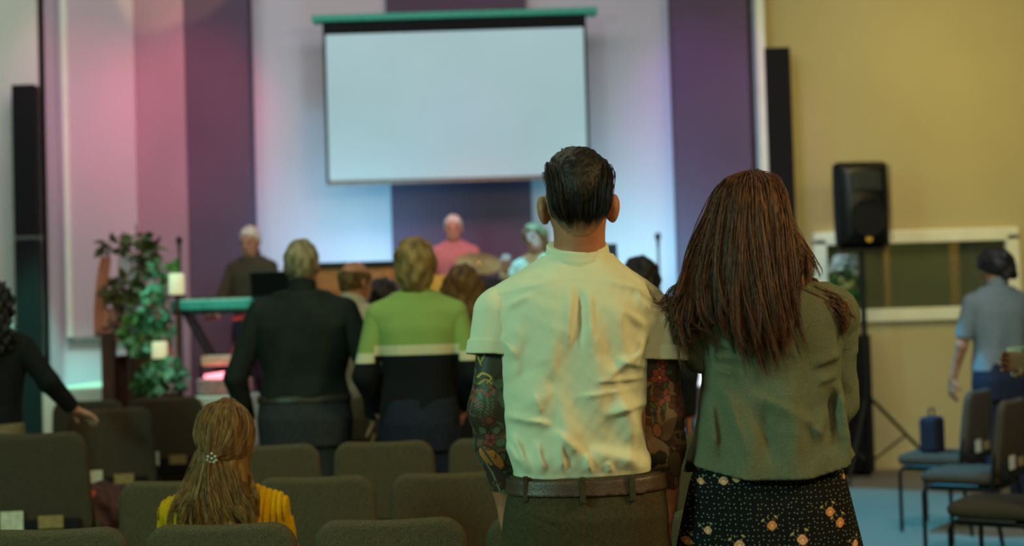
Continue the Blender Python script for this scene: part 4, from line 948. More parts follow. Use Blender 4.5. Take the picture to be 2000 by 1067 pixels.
G1 = [  # back layer, left to right
 [(1450, 349, .0), (1412, 368, .0), (1396, 420, .0), (1362, 490, -.02), (1340, 560, -.05), (1312, 592, -.07)],
 [(1452, 347, -.01), (1414, 368, -.02), (1392, 425, -.035), (1366, 510, -.06), (1350, 600, -.11), (1332, 655, -.11)],
 [(1454, 346, -.02), (1420, 368, -.05), (1402, 430, -.075), (1380, 530, -.10), (1380, 615, -.13), (1418, 648, -.135)],
 [(1457, 345, -.03), (1432, 368, -.075), (1420, 440, -.10), (1410, 550, -.12), (1420, 630, -.14), (1450, 700, -.14)],
 [(1461, 344, -.03), (1446, 368, -.09), (1440, 440, -.115), (1435, 560, -.13), (1455, 640, -.145), (1476, 728, -.145)],
 [(1466, 344, -.03), (1462, 368, -.095), (1458, 440, -.12), (1465, 560, -.14), (1478, 650, -.15), (1500, 745, -.145)],
 [(1470, 344, -.03), (1476, 368, -.095), (1480, 440, -.12), (1490, 560, -.14), (1500, 640, -.15), (1512, 728, -.145)],
 [(1474, 344, -.03), (1494, 368, -.085), (1502, 440, -.11), (1510, 560, -.13), (1520, 640, -.14), (1538, 712, -.14)],
 [(1478, 345, -.02), (1510, 368, -.06), (1526, 435, -.09), (1528, 550, -.12), (1535, 620, -.13), (1558, 688, -.13)],
 [(1481, 346, -.01), (1518, 368, -.03), (1530, 440, -.05), (1562, 510, -.07), (1552, 548, -.10), (1545, 600, -.12)],
 [(1484, 347, .0), (1522, 366, .0), (1532, 425, -.01), (1566, 488, -.02), (1585, 520, -.03), (1562, 532, -.05)]]
strands('hair_strands', [[wp(*p) for p in g] for g in G1], 330, 13, au, wom, rad=.0012, cr=.006, jit=.004, curl=.017, seed=5, short=.28)
G2 = [[(1530, 470, -.03), (1550, 530, -.05), (1590, 572, -.065), (1635, 592, -.065), (1650, 620, -.065), (1664, 655, -.06)],
      [(1520, 480, -.04), (1545, 545, -.07), (1600, 580, -.075), (1640, 600, -.075), (1652, 632, -.07), (1668, 612, -.06)],
      [(1525, 500, -.05), (1550, 560, -.08), (1600, 590, -.085), (1630, 615, -.085), (1642, 650, -.08), (1648, 690, -.08)]]
strands('hair_strands', [[wp(*p) for p in g] for g in G2], 30, 12, au, wom, rad=.0011, cr=.006, jit=.003, curl=.008, seed=6, short=.3)
G3 = [[(1400, 500, -.04), (1360, 570, -.07), (1325, 585, -.08), (1300, 590, -.08), (1300, 620, -.08), (1322, 690, -.08)],
      [(1395, 500, -.04), (1350, 560, -.07), (1330, 600, -.08), (1318, 640, -.09), (1322, 690, -.09), (1330, 730, -.09)],
      [(1400, 480, -.04), (1375, 560, -.07), (1345, 600, -.09), (1350, 640, -.12), (1375, 655, -.13), (1425, 652, -.13)],
      [(1390, 500, -.04), (1360, 540, -.05), (1320, 560, -.06), (1305, 600, -.06), (1290, 570, -.08), (1282, 582, -.09)]]
strands('hair_strands', [[wp(*p) for p in g] for g in G3], 46, 9, au, wom, rad=.0010, cr=.0045, jit=.006, curl=.018, seed=7, short=.3)

# ================================================================== seated person in yellow
YS = 4.68
sit, SO = hero('seated person with long light brown hair clipped back and yellow ribbed sweater', 440, 980, YS)
HCs = lp(SO, 437, 858, .02); Rs = rotm(-.5, -.08)
rs_ = [prow(SO, 1240, 340, 545, .12), prow(SO, 1150, 345, 535, .11), prow(SO, 1060, 335, 545, .115), prow(SO, 1000, 350, 530, .11), prow(SO, 965, 385, 500, .075), prow(SO, 945, 405, 475, .05)]
ts = (Loft(rs_), .03)
ssL, ssR = lp(SO, 343, 1002), lp(SO, 535, 992); seL, seR = lp(SO, 330, 1130, .05), lp(SO, 562, 1120, .05); swL, swR = lp(SO, 380, 1180, .28), lp(SO, 500, 1180, .28)
trs = [(Cap(lp(SO, 425, 975), ssL, .04, .044), .05), (Cap(lp(SO, 450, 970), ssR, .04, .044), .05)]
zs0 = lp(SO, 440, 1240)[2]
ars = [(Cap(ssL, seL, .042, .036), .03), (Cap(seL, swL, .036, .024), .02), (Cap(ssR, seR, .042, .036), .03), (Cap(seR, swR, .036, .024), .02)]
lgs = []
for sd in (-1, 1): lgs += [(Cap((sd * .09, .02, .57), (sd * .10, .44, .56), .08, .055), .04), (Cap((sd * .10, .44, .56), (sd * .10, .42, .10), .053, .036), .03), (Cap((sd * .10, .40, .05), (sd * .105, .54, .035), .036, .03), .03)]
hps = (Loft([(.50, 0, .0, .165, .12), (.62, 0, 0, .16, .12), (.75, 0, 0, .14, .10)]), .03)
solid('body', head_prims(HCs, Rs, .96) + [(Cap(lp(SO, 445, 950), HCs + np.array([0, -.02, -.05]), .048, .046), .03), ts, hps] + trs + ars + lgs + hand_prims(swL, (.5, .8, -.2), (0, 0, -1), 1, .3, .9) + hand_prims(swR, (-.5, .8, -.2), (0, 0, -1), -1, .3, .9), M['skin_pink'], sit, h=.007)
yel = mat('yellow_knit', (206, 160, 22), .95, (188, 142, 16), 120, .6, 380, spec=.1)
def ribs(V, x, y, z):
    u = x * .9 + .12 * x * (lp(SO, 440, 950)[2] - z)
    return V + .0085 * np.clip(np.cos(u / .0175 * 2 * PI) * 1.4 - .4, 0, 1)
solid('sweater', [ts] + trs, yel, sit, h=.0045, off=.014, pad=.004, post=lambda V, x, y, z: np.maximum(np.maximum(ribs(V, x, y, z), .56 - z), z - lp(SO, 455, 947)[2]))
for (a_, b_, c_) in ((ssL, seL, swL), (ssR, seR, swR)):
    u = (c_ - b_) / np.linalg.norm(c_ - b_); q = c_ - u * .02
    solid('sleeve', [(Cap(a_, b_, .043, .040), .02), (Cap(b_, c_, .040, .030), .02)], yel, sit, h=.006, off=.013, post=lambda V, x, y, z, q=q, u=u: np.maximum(ribs(V, x, y, z), (x - q[0]) * u[0] + (y - q[1]) * u[1] + (z - q[2]) * u[2]))
solid('trousers', [hps] + lgs[:2] + lgs[3:5], M['dark_jeans'], sit, h=.01, off=.013, post=lambda V, x, y, z: np.maximum(np.maximum(V, z - .72), .08 - z))
for sd in (-1, 1): solid('shoe', [(Cap((sd * .10, .38, .04), (sd * .11, .56, .035), .038, .034), .02)], M['shoe'], sit, h=.01, off=.004, post=lambda V, x, y, z: np.maximum(V, .004 - z))
lb = mat('light_brown_hair', (150, 112, 54), .42, (88, 58, 28), 24, .7, 120, stretch=(3, 3, .2), spec=.4)
def sp_(px, py, d): return lp(SO, px, py, d)
hs = [(Ell(HCs + np.array([0, -.012, .006]), (.087, .10, .102)), .03), (Cap(sp_(466, 880, -.03), sp_(466, 945, -.05), .030, .030), .03), (Cap(sp_(425, 870, -.05), sp_(400, 960, -.07), .05, .035), .03), (Cap(sp_(445, 870, -.05), sp_(440, 985, -.09), .055, .045), .03), (Cap(sp_(455, 930, -.04), sp_(480, 985, -.06), .04, .035), .03), (Cap(sp_(400, 950, -.06), sp_(385, 1000, -.10), .035, .025), .03), (Cap(sp_(430, 985, -.10), sp_(450, 1030, -.125), .05, .035), .03)]
Fc = Rs @ np.array([0, 1, 0])
solid('hair_volume', hs, lb, sit, h=.006, off=0, pad=.004, post=lambda V, x, y, z: np.maximum(V - .003 * np.sin(x * 200 + 5 * np.sin(z * 14)), np.where(z < HCs[2] + .06, ((x - HCs[0]) * Fc[0] + (y - HCs[1]) * Fc[1] - .035), -1)))
G4 = [[(440, 786, .02), (400, 800, .0), (385, 840, -.01), (388, 868, -.04), (402, 885, -.085), (412, 893, -.115)],
      [(440, 784, .0), (408, 805, -.04), (396, 840, -.075), (400, 870, -.10), (408, 886, -.115), (412, 893, -.12)],
      [(442, 783, -.02), (425, 805, -.075), (415, 840, -.11), (412, 870, -.12), (412, 888, -.125), (413, 895, -.125)],
      [(446, 783, -.02), (450, 805, -.075), (448, 840, -.11), (435, 872, -.122), (420, 888, -.125), (414, 895, -.125)],
      [(450, 784, -.01), (475, 810, -.045), (480, 845, -.07), (462, 878, -.105), (430, 892, -.12), (415, 896, -.125)],
      [(455, 786, .01), (488, 818, -.01), (494, 855, -.02), (485, 885, -.05), (450, 896, -.10), (418, 897, -.12)]]
strands('hair_strands', [[sp_(*p) for p in g] for g in G4], 150, 12, lb, sit, rad=.0013, cr=.005, jit=.003, curl=.004, seed=9, short=.05)
G5 = [[(392, 880, -.05), (378, 920, -.07), (360, 960, -.10), (335, 995, -.12), (325, 1040, -.12)],
      [(400, 885, -.08), (388, 930, -.10), (380, 970, -.12), (362, 1000, -.135), (350, 1050, -.135)],
      [(408, 890, -.11), (400, 935, -.12), (395, 980, -.14), (400, 1020, -.15), (405, 1060, -.145)],
      [(413, 893, -.125), (412, 935, -.13), (420, 985, -.145), (432, 1020, -.15), (440, 1060, -.15)],
      [(418, 893, -.12), (428, 935, -.13), (445, 985, -.14), (465, 1010, -.145), (480, 1050, -.14)],
      [(440, 890, -.09), (455, 930, -.10), (462, 975, -.12), (480, 1000, -.13), (500, 1040, -.13)],
      [(470, 875, -.05), (468, 930, -.06), (478, 965, -.09), (490, 985, -.11), (495, 1030, -.11)],
      [(488, 865, -.02), (477, 915, -.03), (480, 950, -.06), (493, 985, -.09), (503, 1030, -.10)]]
strands('hair_strands', [[sp_(*p) for p in g] for g in G5], 170, 12, lb, sit, rad=.0013, cr=.007, jit=.005, curl=.012, seed=10, short=.25)
clip = BM(); q0 = Vector(sp_(414, 896, -.135))
for (dx_, dz_) in ((0, 0), (.011, .006), (-.011, .006), (.006, -.012), (-.007, -.011), (.0, .015), (.013, -.006), (-.013, -.004)):
    r_ = bmesh.ops.create_icosphere(clip.b, subdivisions=2, radius=.0055); bmesh.ops.translate(clip.b, vec=q0 + Vector((dx_, -.004, dz_)), verts=r_['verts'])
clip.out('hair_clip', mat('clip_silver', (200, 205, 195), .25, metal=.6), sit, True)

# ================================================================== AUDIENCE AND BAND
M['belt_dark'] = mat('belt_dark', (52, 50, 42), .4)
def ph(px, py, Y, z0=0):
    p = at(px, py, Y); return (p.x, Y, z0), p.z - z0
def hang(bw=1.0, o=.065, f=.06, e=-.01):
    sx = .182 * (.4 + .6 * bw)
    return {sd: dict(el=(sd * (sx + o), e, 1.17), wr=(sd * (sx + o + .01), f, .93), d=(0, .12, -1), n=(-sd, 0, 0), th=-sd) for sd in (-1, 1)}
# black shirt, standing beyond the third row
loc, H = ph(588, 472, 7.55); a = hang(1.25, .10, .08)
a[-1]['el'] = (-.335, -.03, 1.13); a[-1]['wr'] = (-.30, .10, .90); a[1]['el'] = (.335, -.03, 1.13); a[1]['wr'] = (.33, .12, .90)
person('grey-haired person in black long-sleeved shirt and grey trousers, standing beyond the chairs', loc, H, .05, 1.22, 'black_shirt', 'grey_trousers', 'hair_grey', 'short', L=a[-1], R=a[1], head=(-.15, 0, 0), hz=(-.055, .62), belt='belt_dark', shirt_z=1.03, h=.008)

# green, white and navy sweater
sw = mat('striped_sweater', (150, 180, 104), .95, (140, 170, 96), 30, .4, 300)
nt = sw.node_tree; b = nt.nodes['Principled BSDF']; tcx = nt.nodes.new('ShaderNodeTexCoord'); sxx = nt.nodes.new('ShaderNodeSeparateXYZ'); nt.links.new(tcx.outputs['Object'], sxx.inputs[0])
absx = nt.nodes.new('ShaderNodeMath'); absx.operation = 'ABSOLUTE'; nt.links.new(sxx.outputs[0], absx.inputs[0])
stp = nt.nodes.new('ShaderNodeMath'); stp.operation = 'GREATER_THAN'; nt.links.new(absx.outputs[0], stp.inputs[0]); stp.inputs[1].default_value = .205
mad = nt.nodes.new('ShaderNodeMath'); mad.operation = 'MULTIPLY_ADD'; nt.links.new(stp.outputs[0], mad.inputs[0]); mad.inputs[1].default_value = .035; nt.links.new(sxx.outputs[2], mad.inputs[2])
crr = nt.nodes.new('ShaderNodeValToRGB'); crr.color_ramp.interpolation = 'CONSTANT'; e = crr.color_ramp.elements; e[0].position = 0; e[0].color = lin(14, 18, 24); e[1].position = .5; e[1].color = lin(206, 206, 172); q_ = e.new(.55); q_.color = lin(136, 166, 92)
mrr = nt.nodes.new('ShaderNodeMapRange'); mrr.inputs['From Min'].default_value = .78; mrr.inputs['From Max'].default_value = 1.72; nt.links.new(mad.outputs[0], mrr.inputs['Value']); nt.links.new(mrr.outputs[0], crr.inputs[0]); nt.links.new(crr.outputs[0], b.inputs['Base Color'])
M['striped_sweater'] = sw
loc, H = ph(810, 472, 7.25); a = hang(.98, .075, .10, -.02)
for sd in (-1, 1): a[sd]['el'] = (sd * .26, -.03, 1.15); a[sd]['wr'] = (sd * .22, .16, .98); a[sd]['d'] = (-sd * .3, .6, -.7)
person('person with short dirty blonde hair in green sweater with white band and navy lower half', loc, H, 0, 1.0, 'striped_sweater', 'dark_jeans', 'hair_dirty_blonde', 'full', L=a[-1], R=a[1], belt=None, shirt_z=.88, h=.008)
loc, H = ph(690, 511, 8.3); person('balding person in pale shirt between the black shirt and the green sweater', loc, H, -.5, 1.0, 'pale_shirt', 'khaki', 'hair_brown', 'bald', head=(-.3, -.1, 0))
loc, H = ph(903, 522, 7.7); person('person with shoulder-length brown hair and dark top, left of the white-shirted person', loc, H, 0, .86, 'dark_top', 'dark_jeans', 'hair_brown', 'long')
loc, H = ph(748, 550, 8.8); person('short person with black hair, only the head seen left of the green sweater', loc, H, 0, .9, 'dark_top', 'dark_jeans', 'hair_dark', 'full')
loc, H = ph(962, 548, 8.4); person('person with black hair, a sliver left of the white-shirted shoulder', loc, H, 0, .9, 'dark_top', 'dark_jeans', 'hair_dark', 'full')
loc, H = ph(1250, 508, 7.6); person('person with black hair glimpsed between the white shirt and the auburn hair', loc, H, .1, .95, 'dark_top', 'dark_jeans', 'hair_dark', 'full')
# left: dark curly-haired person resting a hand on a chair
loc, H = ph(-20, 552, 7.5)
r_ = person('person with long dark curly hair in black top, hand resting on a brown chair', loc, H, 0, .92, 'navy', 'khaki', 'hair_dark', 'curly', skin='skin_pink', h=.008, shirt_z=1.0,
   R=dict(el=(.31, .0, 1.25), wr=(.40, .14, 1.09), d=(.5, .5, -.35), n=(0, -.3, -1), th=1, curl=.3))
# right: grey polo, looking down
loc, H = ph(1944, 490, 10.0)
person('person with black hair in grey polo and dark jeans, looking down beside the window', loc, H, .25, 1.05, 'polo', 'dark_jeans', 'hair_dark', 'full', sleeve='short', head=(.45, -.55, 0), hz=(-.045, .45), h=.008,
   L=dict(el=(-.25, .06, 1.16), wr=(-.27, .16, .93), d=(0, .15, -1), n=(1, 0, 0), th=1))
# right edge: person with a paper cup
pc_ = at(1987, 708, 5.80)
cupo = thing('paper_cup', 'white paper cup with dark green print held at the right edge', 'cup', (pc_.x, 5.80, pc_.z - .055))
BM().lathe([(.026, 0), (.027, .001), (.040, .115), (.0405, .118), (.038, .118), (.030, .02), (.0, .018)]).out('cup_wall', mat('cup_paper', (216, 222, 200), .7), cupo, True)
for (an, z_, w_) in ((-1.9, .05, .010), (-1.3, .07, .008), (-1.7, .025, .008), (-1.5, .092, .006), (-2.2, .085, .006), (-1.15, .035, .006)):
    rr_ = .0268 + .0135 * z_ / .115 + .0006
    BM().box((rr_ * math.cos(an), rr_ * math.sin(an), z_), (w_, .002, w_ * 1.4), rot=Euler((0, 0, an + PI / 2)).to_matrix(), bev=.0009).out('printed_mark', mat('green_print', (34, 78, 58), .7), cupo)
M['grey_green'] = mat('grey_green_top', (92, 104, 92), .9)
px0 = at(2098, 600, 5.5).x
person('person at the right edge in grey-green top with black wristband, holding a cup', (px0, 5.5, 0), 1.74, .7, 1.0, 'grey_green', 'dark_jeans', 'hair_brown', 'full', sleeve='short', h=.008, wrist=-1,
   L=dict(el=(-.235, -.02, 1.14), wr=(-.245, .03, .90), d=(0, .12, -1), n=(1, 0, 0), th=1),
   R=dict(el=(.20, .12, 1.15), wr=(.10, .25, 1.285), d=(-.7, .7, .0), n=(-.5, -.6, 0), th=-1, curl=.6), shoulder=.17)
# band
zs_ = zs
M['stage_shirt'] = mat('stage_shirt', (74, 68, 52), .9); M['cream'] = mat('cream_cloth', (214, 202, 164), .85); M['pinkish'] = mat('pinkish_cloth', (196, 128, 128), .85)
loc, H = ph(490, 445, 11.35, zs_)
person('white-haired keyboard player in dark jacket on the stage, facing the audience', loc, H, PI - .35, 1.0, 'stage_shirt', 'dark_jeans', 'hair_white', 'short', skin='skin_pink', head=(.1, -.2, 0), eyes=True,
   L=dict(el=(-.25, .12, 1.14), wr=(-.14, .34, 1.06), d=(.1, 1, -.2), n=(0, -.1, -1), th=-1, curl=.3), R=dict(el=(.25, .12, 1.14), wr=(.16, .34, 1.06), d=(-.1, 1, -.2), n=(0, -.1, -1), th=1, curl=.3))
loc, H = ph(886, 466, 12.3, zs_)
person('drummer in pinkish top behind the cymbal, at the centre panel', (loc[0], loc[1], .75), 1.62, PI, 1.0, 'pinkish', 'dark_jeans', 'hair_white', 'short', skin='skin_pink', eyes=True,
   L=dict(el=(-.27, .15, 1.15), wr=(-.20, .38, 1.10), d=(.2, 1, 0), n=(0, 0, -1), th=-1, curl=.7), R=dict(el=(.27, .15, 1.15), wr=(.20, .38, 1.10), d=(-.2, 1, 0), n=(0, 0, -1), th=1, curl=.7))
loc, H = ph(1046, 440, 10.3, zs_)
person('singer in cream top with teal-lit hair, half hidden behind the white-shirted person', loc, H, PI - .5, .95, 'cream', 'dark_jeans', 'hair_teal_lit' if 0 else 'hair_dirty_blonde', 'full', skin='skin_pink', eyes=True, head=(0, .1, .3),
   R=dict(el=(.27, .10, 1.20), wr=(.16, .26, 1.42), d=(-.2, .3, 1), n=(0, -1, 0), th=1, curl=.9))

# ================================================================== STAGE PROPS
def T(name, label, cat, p, rz=0, group=None): return thing(name, label, cat, tuple(p), rz, group)
# keyboard on its stand
k = at(432, 596, 10.85); t = T('keyboard_piano', 'keyboard piano with teal-lit edge in front of the white-haired player', 'keyboard', (k.x, 10.85, k.z))
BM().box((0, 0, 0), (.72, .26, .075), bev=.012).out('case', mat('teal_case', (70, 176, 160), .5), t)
BM().box((0, -.03, .042), (.66, .14, .012)).out('white_keys', M['card_white'], t); bk = BM()
for i_ in range(20):
    if i_ % 7 not in (2, 6): bk.box((-.31 + i_ * .033, .0, .054), (.014, .08, .014))
bk.out('black_keys', M['black_plastic'], t); BM().box((0, .09, .045), (.68, .05, .015)).out('control_panel', M['black_plastic'], t)
BM().box((0, .01, -.052), (.70, .22, .03)).out('bottom_case', M['black_plastic'], t)
st = T('keyboard_stand', 'dark crossed stand carrying the keyboard piano', 'stand', (k.x, 10.85, zs))
zk = k.z - zs - .075
for sy_ in (-.1, .1):
    for sd in (-1, 1): BM().tube([(sd * .27, sy_, .02), (-sd * .25, sy_, zk)], .016).out('leg', M['black_metal'], st, True)
for x_ in (-.25, .25): BM().tube([(x_, -.12, zk), (x_, .12, zk)], .016).out('rest_arm', M['black_metal'], st, True)
q = at(540, 585, 10.75); t = T('laptop', 'open dark laptop at the right end of the keyboard', 'laptop', (q.x, 10.75, k.z + .04))
BM().box((0, 0, 0), (.34, .24, .02), bev=.005).out('laptop_base', M['black_plastic'], t); BM().box((0, -.13, .10), (.34, .012, .2), rot=Euler((.25, 0, 0)).to_matrix(), bev=.004).out('laptop_lid', M['black_plastic'], t)
t = T('laptop_stand', 'dark pole stand under the open laptop', 'stand', (q.x, 10.75, zs)); BM().tube([(0, 0, .02), (0, 0, k.z - zs)], .018).out('pole', M['black_metal'], t, True); BM().box((0, 0, k.z - zs + .014), (.36, .26, .02)).out('tray', M['black_metal'], t); BM().lathe([(.18, 0), (.18, .02), (.03, .03)]).out('base', M['black_metal'], t, True)
# stool lamp / pink glowing lamp
q = at(438, 735, 10.33); gm = mat('pink_glow', (255, 160, 170), .5, emit=(255, 130, 150), estr=2.6); zb2 = at(440, 772, 10.3).z
t = T('stage_lamp', 'glowing pink stage lamp on the low white block', 'lamp', (q.x, 10.33, zb2))
t.scale = (1.7, 1.3, 1.25)
BM().lathe([(.10, 0), (.12, .02), (.12, .09), (.10, .10)]).out('lamp_housing', mat('pink_body', (214, 150, 150), .4), t, True)
BM().lathe([(.085, .10), (.085, .12), (.0, .135)]).out('lens', gm, t, True)
BM().box((0, .02, .20), (.20, .05, .06), bev=.01).out('barn_door', mat('peach_panel', (220, 176, 150), .5), t); BM().tube([(-.1, .02, .05), (-.1, .02, .22), (.1, .02, .22), (.1, .02, .05)], .01).out('yoke', M['black_metal'], t, True)
spot('stage_lamp_light', (q.x, 10.4, zb2 + .3), (q.x + .2, 12.9, 1.6), 70, 16, (255, 70, 110), 1, .05)
# wedge monitor
q = at(365, 735, 10.3)
t = T('floor_monitor', 'dark wedge stage monitor right of the leafy pot, catching purple light', 'speaker', (q.x, 10.3, zs), .3)
BM().poly([(-.22, -.22, 0), (-.22, .22, 0), (-.22, .22, .10), (-.22, .02, .36), (-.22, -.22, .30)], (.44, 0, 0)).out('cabinet', M['black_plastic'], t); BM().box((0, .13, .24), (.40, .01, .28), rot=Euler((-.62, 0, 0)).to_matrix()).out('grille', M['black_cloth'], t)
# upright piano-like wooden casework
a0, a1 = at(600, 545, 11.6), at(775, 520, 11.6); w_ = a1.x - a0.x
t = T('upright_piano', 'upright piano with orange-brown back and dark lid, beyond the heads', 'piano', ((a0.x + a1.x) / 2, 11.7, zs))
hgt = at(690, 524, 11.6).z - zs
BM().box((0, 0, hgt / 2), (w_, .5, hgt), bev=.01).out('case', M['wood_orange'], t); BM().box((0, 0, hgt + .02), (w_ + .04, .54, .05), bev=.01).out('lid', M['black_plastic'], t)
for x_ in (-w_ / 2 + .06, 0, w_ / 2 - .06): BM().box((x_, -.27, hgt / 2), (.07, .05, hgt - .05), bev=.006).out('back_post', M['wood_orange'], t)
# drum kit pieces
q = at(935, 512, 11.9); t = T('cymbal_stand', 'pale gold cymbal on stand right of the drummer', 'cymbal', (q.x, 11.9, zs))
BM().lathe([(.0, .03), (.04, .022), (.05, .008), (.20, -.012), (.20, -.015), (.05, .003), (0, .005)], (0, 0, q.z - zs), M=Euler((.5, .12, 0)).to_matrix()).out('cymbal', M['brass'], t, True)
BM().tube([(0, 0, .25), (0, 0, q.z - zs)], .011).out('pole', M['black_metal'], t, True)
for an in (0, 2.1, 4.2): BM().tube([(0, 0, .30), (.25 * math.cos(an), .25 * math.sin(an), .02)], .01).out('leg', M['black_metal'], t, True)
q = at(860, 556, 11.3); t = T('drum', 'small drum with yellow shell just right of the green sweater', 'drum', (q.x, 11.3, zs))
zz = q.z - zs
BM().lathe([(.13, -.07), (.135, -.07), (.135, .07), (.13, .07)], (0, 0, zz)).out('shell', mat('yellow_shell', (222, 176, 70), .35), t, True)
BM().lathe([(.13, .0), (.0, .004)], (0, 0, zz + .07)).out('head', M['card_white'], t, True); BM().tube([(0, 0, .02), (0, 0, zz - .07)], .014).out('pole', M['black_metal'], t, True); BM().lathe([(.16, 0), (.16, .02), (.02, .03)]).out('base', M['black_metal'], t, True)
# music stand right of the white-shirted head
q = at(1196, 490, 9.8); t = T('music_stand', 'black music stand showing beside the white collar', 'stand', (q.x, 10.1, zs))
hh = q.z - zs; BM().box((0, 0, hh), (.11, .02, .13), rot=Euler((-.3, 0, 0)).to_matrix(), bev=.004).out('desk', M['black_plastic'], t); BM().tube([(0, .02, .05), (0, .02, hh)], .012).out('pole', M['black_metal'], t, True); BM().lathe([(.2, 0), (.2, .02), (.02, .05)]).out('base', M['black_metal'], t, True)
# white-lit lamp seen between the two standing people
q = at(1350, 722, 10.3); t = T('stage_lamp', 'bright white stage lamp seen between the tattooed arm and the grey cardigan', 'lamp', (q.x, 10.3, zs))
hh = q.z - zs; wg = mat('white_glow', (235, 235, 240), .5, emit=(235, 235, 245), estr=.9)
BM().box((0, 0, hh), (.30, .10, .26), bev=.02).out('lamp_housing', M['white_paint'], t); BM().box((0, -.055, hh), (.27, .012, .23), bev=.004).out('lens', wg, t)
BM().tube([(0, 0, .02), (0, 0, hh - .1)], .015).out('pole', M['black_metal'], t, True); BM().lathe([(.12, 0), (.12, .02), (.02, .03)]).out('base', M['black_metal'], t, True)
# microphone stands in front of the right wash
for (px_, py_, lb) in ((1285, 470, 'thin microphone stand before the cyan wash, right of the white-shirted person'), (350, 478, 'thin microphone stand at the rose wall, left of the purple pilaster')):
    q = at(px_, py_, 11.6); t = T('microphone_stand', lb, 'microphone stand', (q.x, 11.6, zs)); hh = q.z - zs
    BM().tube([(0, 0, .02), (0, 0, hh - .05)], .010).out('pole', M['black_metal'], t, True); BM().lathe([(.0, -.07), (.012, -.06), (.014, .0), (.025, .02), (.025, .05), (.0, .07)], (0, 0, hh)).out('microphone', M['black_metal'], t, True); BM().lathe([(.13, 0), (.13, .015), (.02, .03)]).out('base', M['black_metal'], t, True)

# plants and candles on the left
def leaves(n, c, r, size, seed, droop=.3):
    r_ = np.random.default_rng(seed); V = []; F = []
    for i in range(n):
        d = r_.normal(0, 1, 3); d /= np.linalg.norm(d); p = np.array(c) + d * np.array(r) * r_.uniform(.35, 1) ** .6
        ax = d * .7 + r_.normal(0, .6, 3) - np.array([0, 0, droop]); ax /= np.linalg.norm(ax); sd = np.cross(ax, r_.normal(0, 1, 3)); sd /= np.linalg.norm(sd); nn = np.cross(ax, sd)
        L_ = size * r_.uniform(.6, 1.3); W_ = L_ * .28; b0 = len(V)
        for (u, w_, h_) in ((0, 0, 0), (.35, 1, .06), (.35, -1, .06), (.35, 0, 0), (.75, .7, .0), (.75, -.7, .0), (.75, 0, -.05), (1, 0, -.15)): V.append(p + ax * L_ * u + sd * W_ * w_ + nn * L_ * h_)
        F += [(b0, b0 + 3, b0 + 1, b0 + 1), (b0, b0 + 2, b0 + 3, b0 + 3), (b0 + 1, b0 + 3, b0 + 6, b0 + 4), (b0 + 3, b0 + 2, b0 + 5, b0 + 6), (b0 + 4, b0 + 6, b0 + 7, b0 + 7), (b0 + 6, b0 + 5, b0 + 7, b0 + 7)]
    return V, F
def foliage(name, parts, m, parent):
    V, F = [], []
    for q in parts:
        v, f = leaves(*q); b0 = len(V); V += [tuple(x) for x in v]; F += [tuple(dict.fromkeys(i + b0 for i in ff)) for ff in f]
    me = bpy.data.meshes.new(name); me.from_pydata(V, [], F); me.update(); return link(name, me, m, parent)
YP = 10.6
def rel(px, py, o, dy=0):
    p = at(px, py, o.location.y + dy); return (p.x - o.location.x, dy, p.z - o.location.z)
b0 = at(225, 765, YP)
t = T('draped_arch', 'leafy arch with peach drapes on brown posts at the left of the stage', 'arch', (b0.x, YP, zs))
kx = YP / FPX
for px_ in (212, 262):
    a1_ = rel(px_, 650, t); BM().box((a1_[0], 0, a1_[2] / 2), (26 * kx, .08, a1_[2]), bev=.008).out('post', M['wood_brown'], t)
peach = mat('peach_drape', (206, 140, 122), .9, (190, 124, 110), 4)
def drape(pts, w_, dm=None):
    V = []; F = []; n = 14
    for i, (px_, py_) in enumerate(pts):
        p = rel(px_, py_, t)
        for j in range(n): V.append((p[0] + (j / (n - 1) - .5) * w_[i] * kx, .03 * math.sin(j * 1.9 + i * .4), p[2]))
    for i in range(len(pts) - 1):
        for j in range(n - 1): F.append((i * n + j, i * n + j + 1, (i + 1) * n + j + 1, (i + 1) * n + j))
    me = bpy.data.meshes.new('drape'); me.from_pydata(V, [], F); o = link('drape', me, dm or peach, t); md = o.modifiers.new('thickness', 'SOLIDIFY'); md.thickness = .008; md2 = o.modifiers.new('smooth', 'SUBSURF'); md2.levels = md2.render_levels = 1
drape([(207, 500), (198, 550), (194, 600), (200, 660)], [24, 26, 24, 34]); lilac = mat('lilac_drape', (206, 188, 208), .9, (194, 176, 196), 4)
drape([(250, 500), (256, 530), (250, 560)], [44, 52, 40], lilac); drape([(222, 600), (226, 640), (236, 670)], [46, 60, 50], mat('pink_drape', (200, 140, 134), .9, (184, 124, 120), 4)); drape([(258, 590), (262, 630), (264, 660)], [30, 40, 30], lilac); drape([(300, 560), (308, 620), (312, 680), (316, 740)], [40, 44, 46, 50])
def rr3(px, py, dy=0): return rel(px, py, t, dy)
foliage('foliage', [(46, rr3(225, 478), (.12, .05, .04), .09, 1), (90, rr3(242, 565), (.10, .07, .12), .11, 2), (80, rr3(285, 500), (.06, .05, .13), .10, 3), (16, rr3(262, 466), (.08, .05, .03), .08, 4), (16, rr3(225, 640), (.05, .05, .07), .08, 44)], mat('leaf_olive', (96, 96, 54), .6, (66, 60, 40), 14), t)
t2 = T('potted_plant', 'tall trailing green plant right of the draped arch', 'plant', (at(290, 760, 10.35).x, 10.35, zs))
def r2(px, py): return rel(px, py, t2)
foliage('foliage', [(80, r2(303, 610), (.08, .07, .17), .10, 5), (40, r2(275, 670), (.07, .07, .10), .10, 6), (30, r2(305, 545), (.05, .05, .08), .09, 7), (26, r2(328, 640), (.04, .05, .10), .08, 8)], M['leaf_teal'], t2)
foliage('foliage', [(60, r2(265, 650), (.08, .07, .15), .10, 15), (22, r2(326, 530), (.06, .05, .04), .09, 17)], mat('leaf_bright', (104, 150, 76), .6, (60, 104, 52), 14), t2)
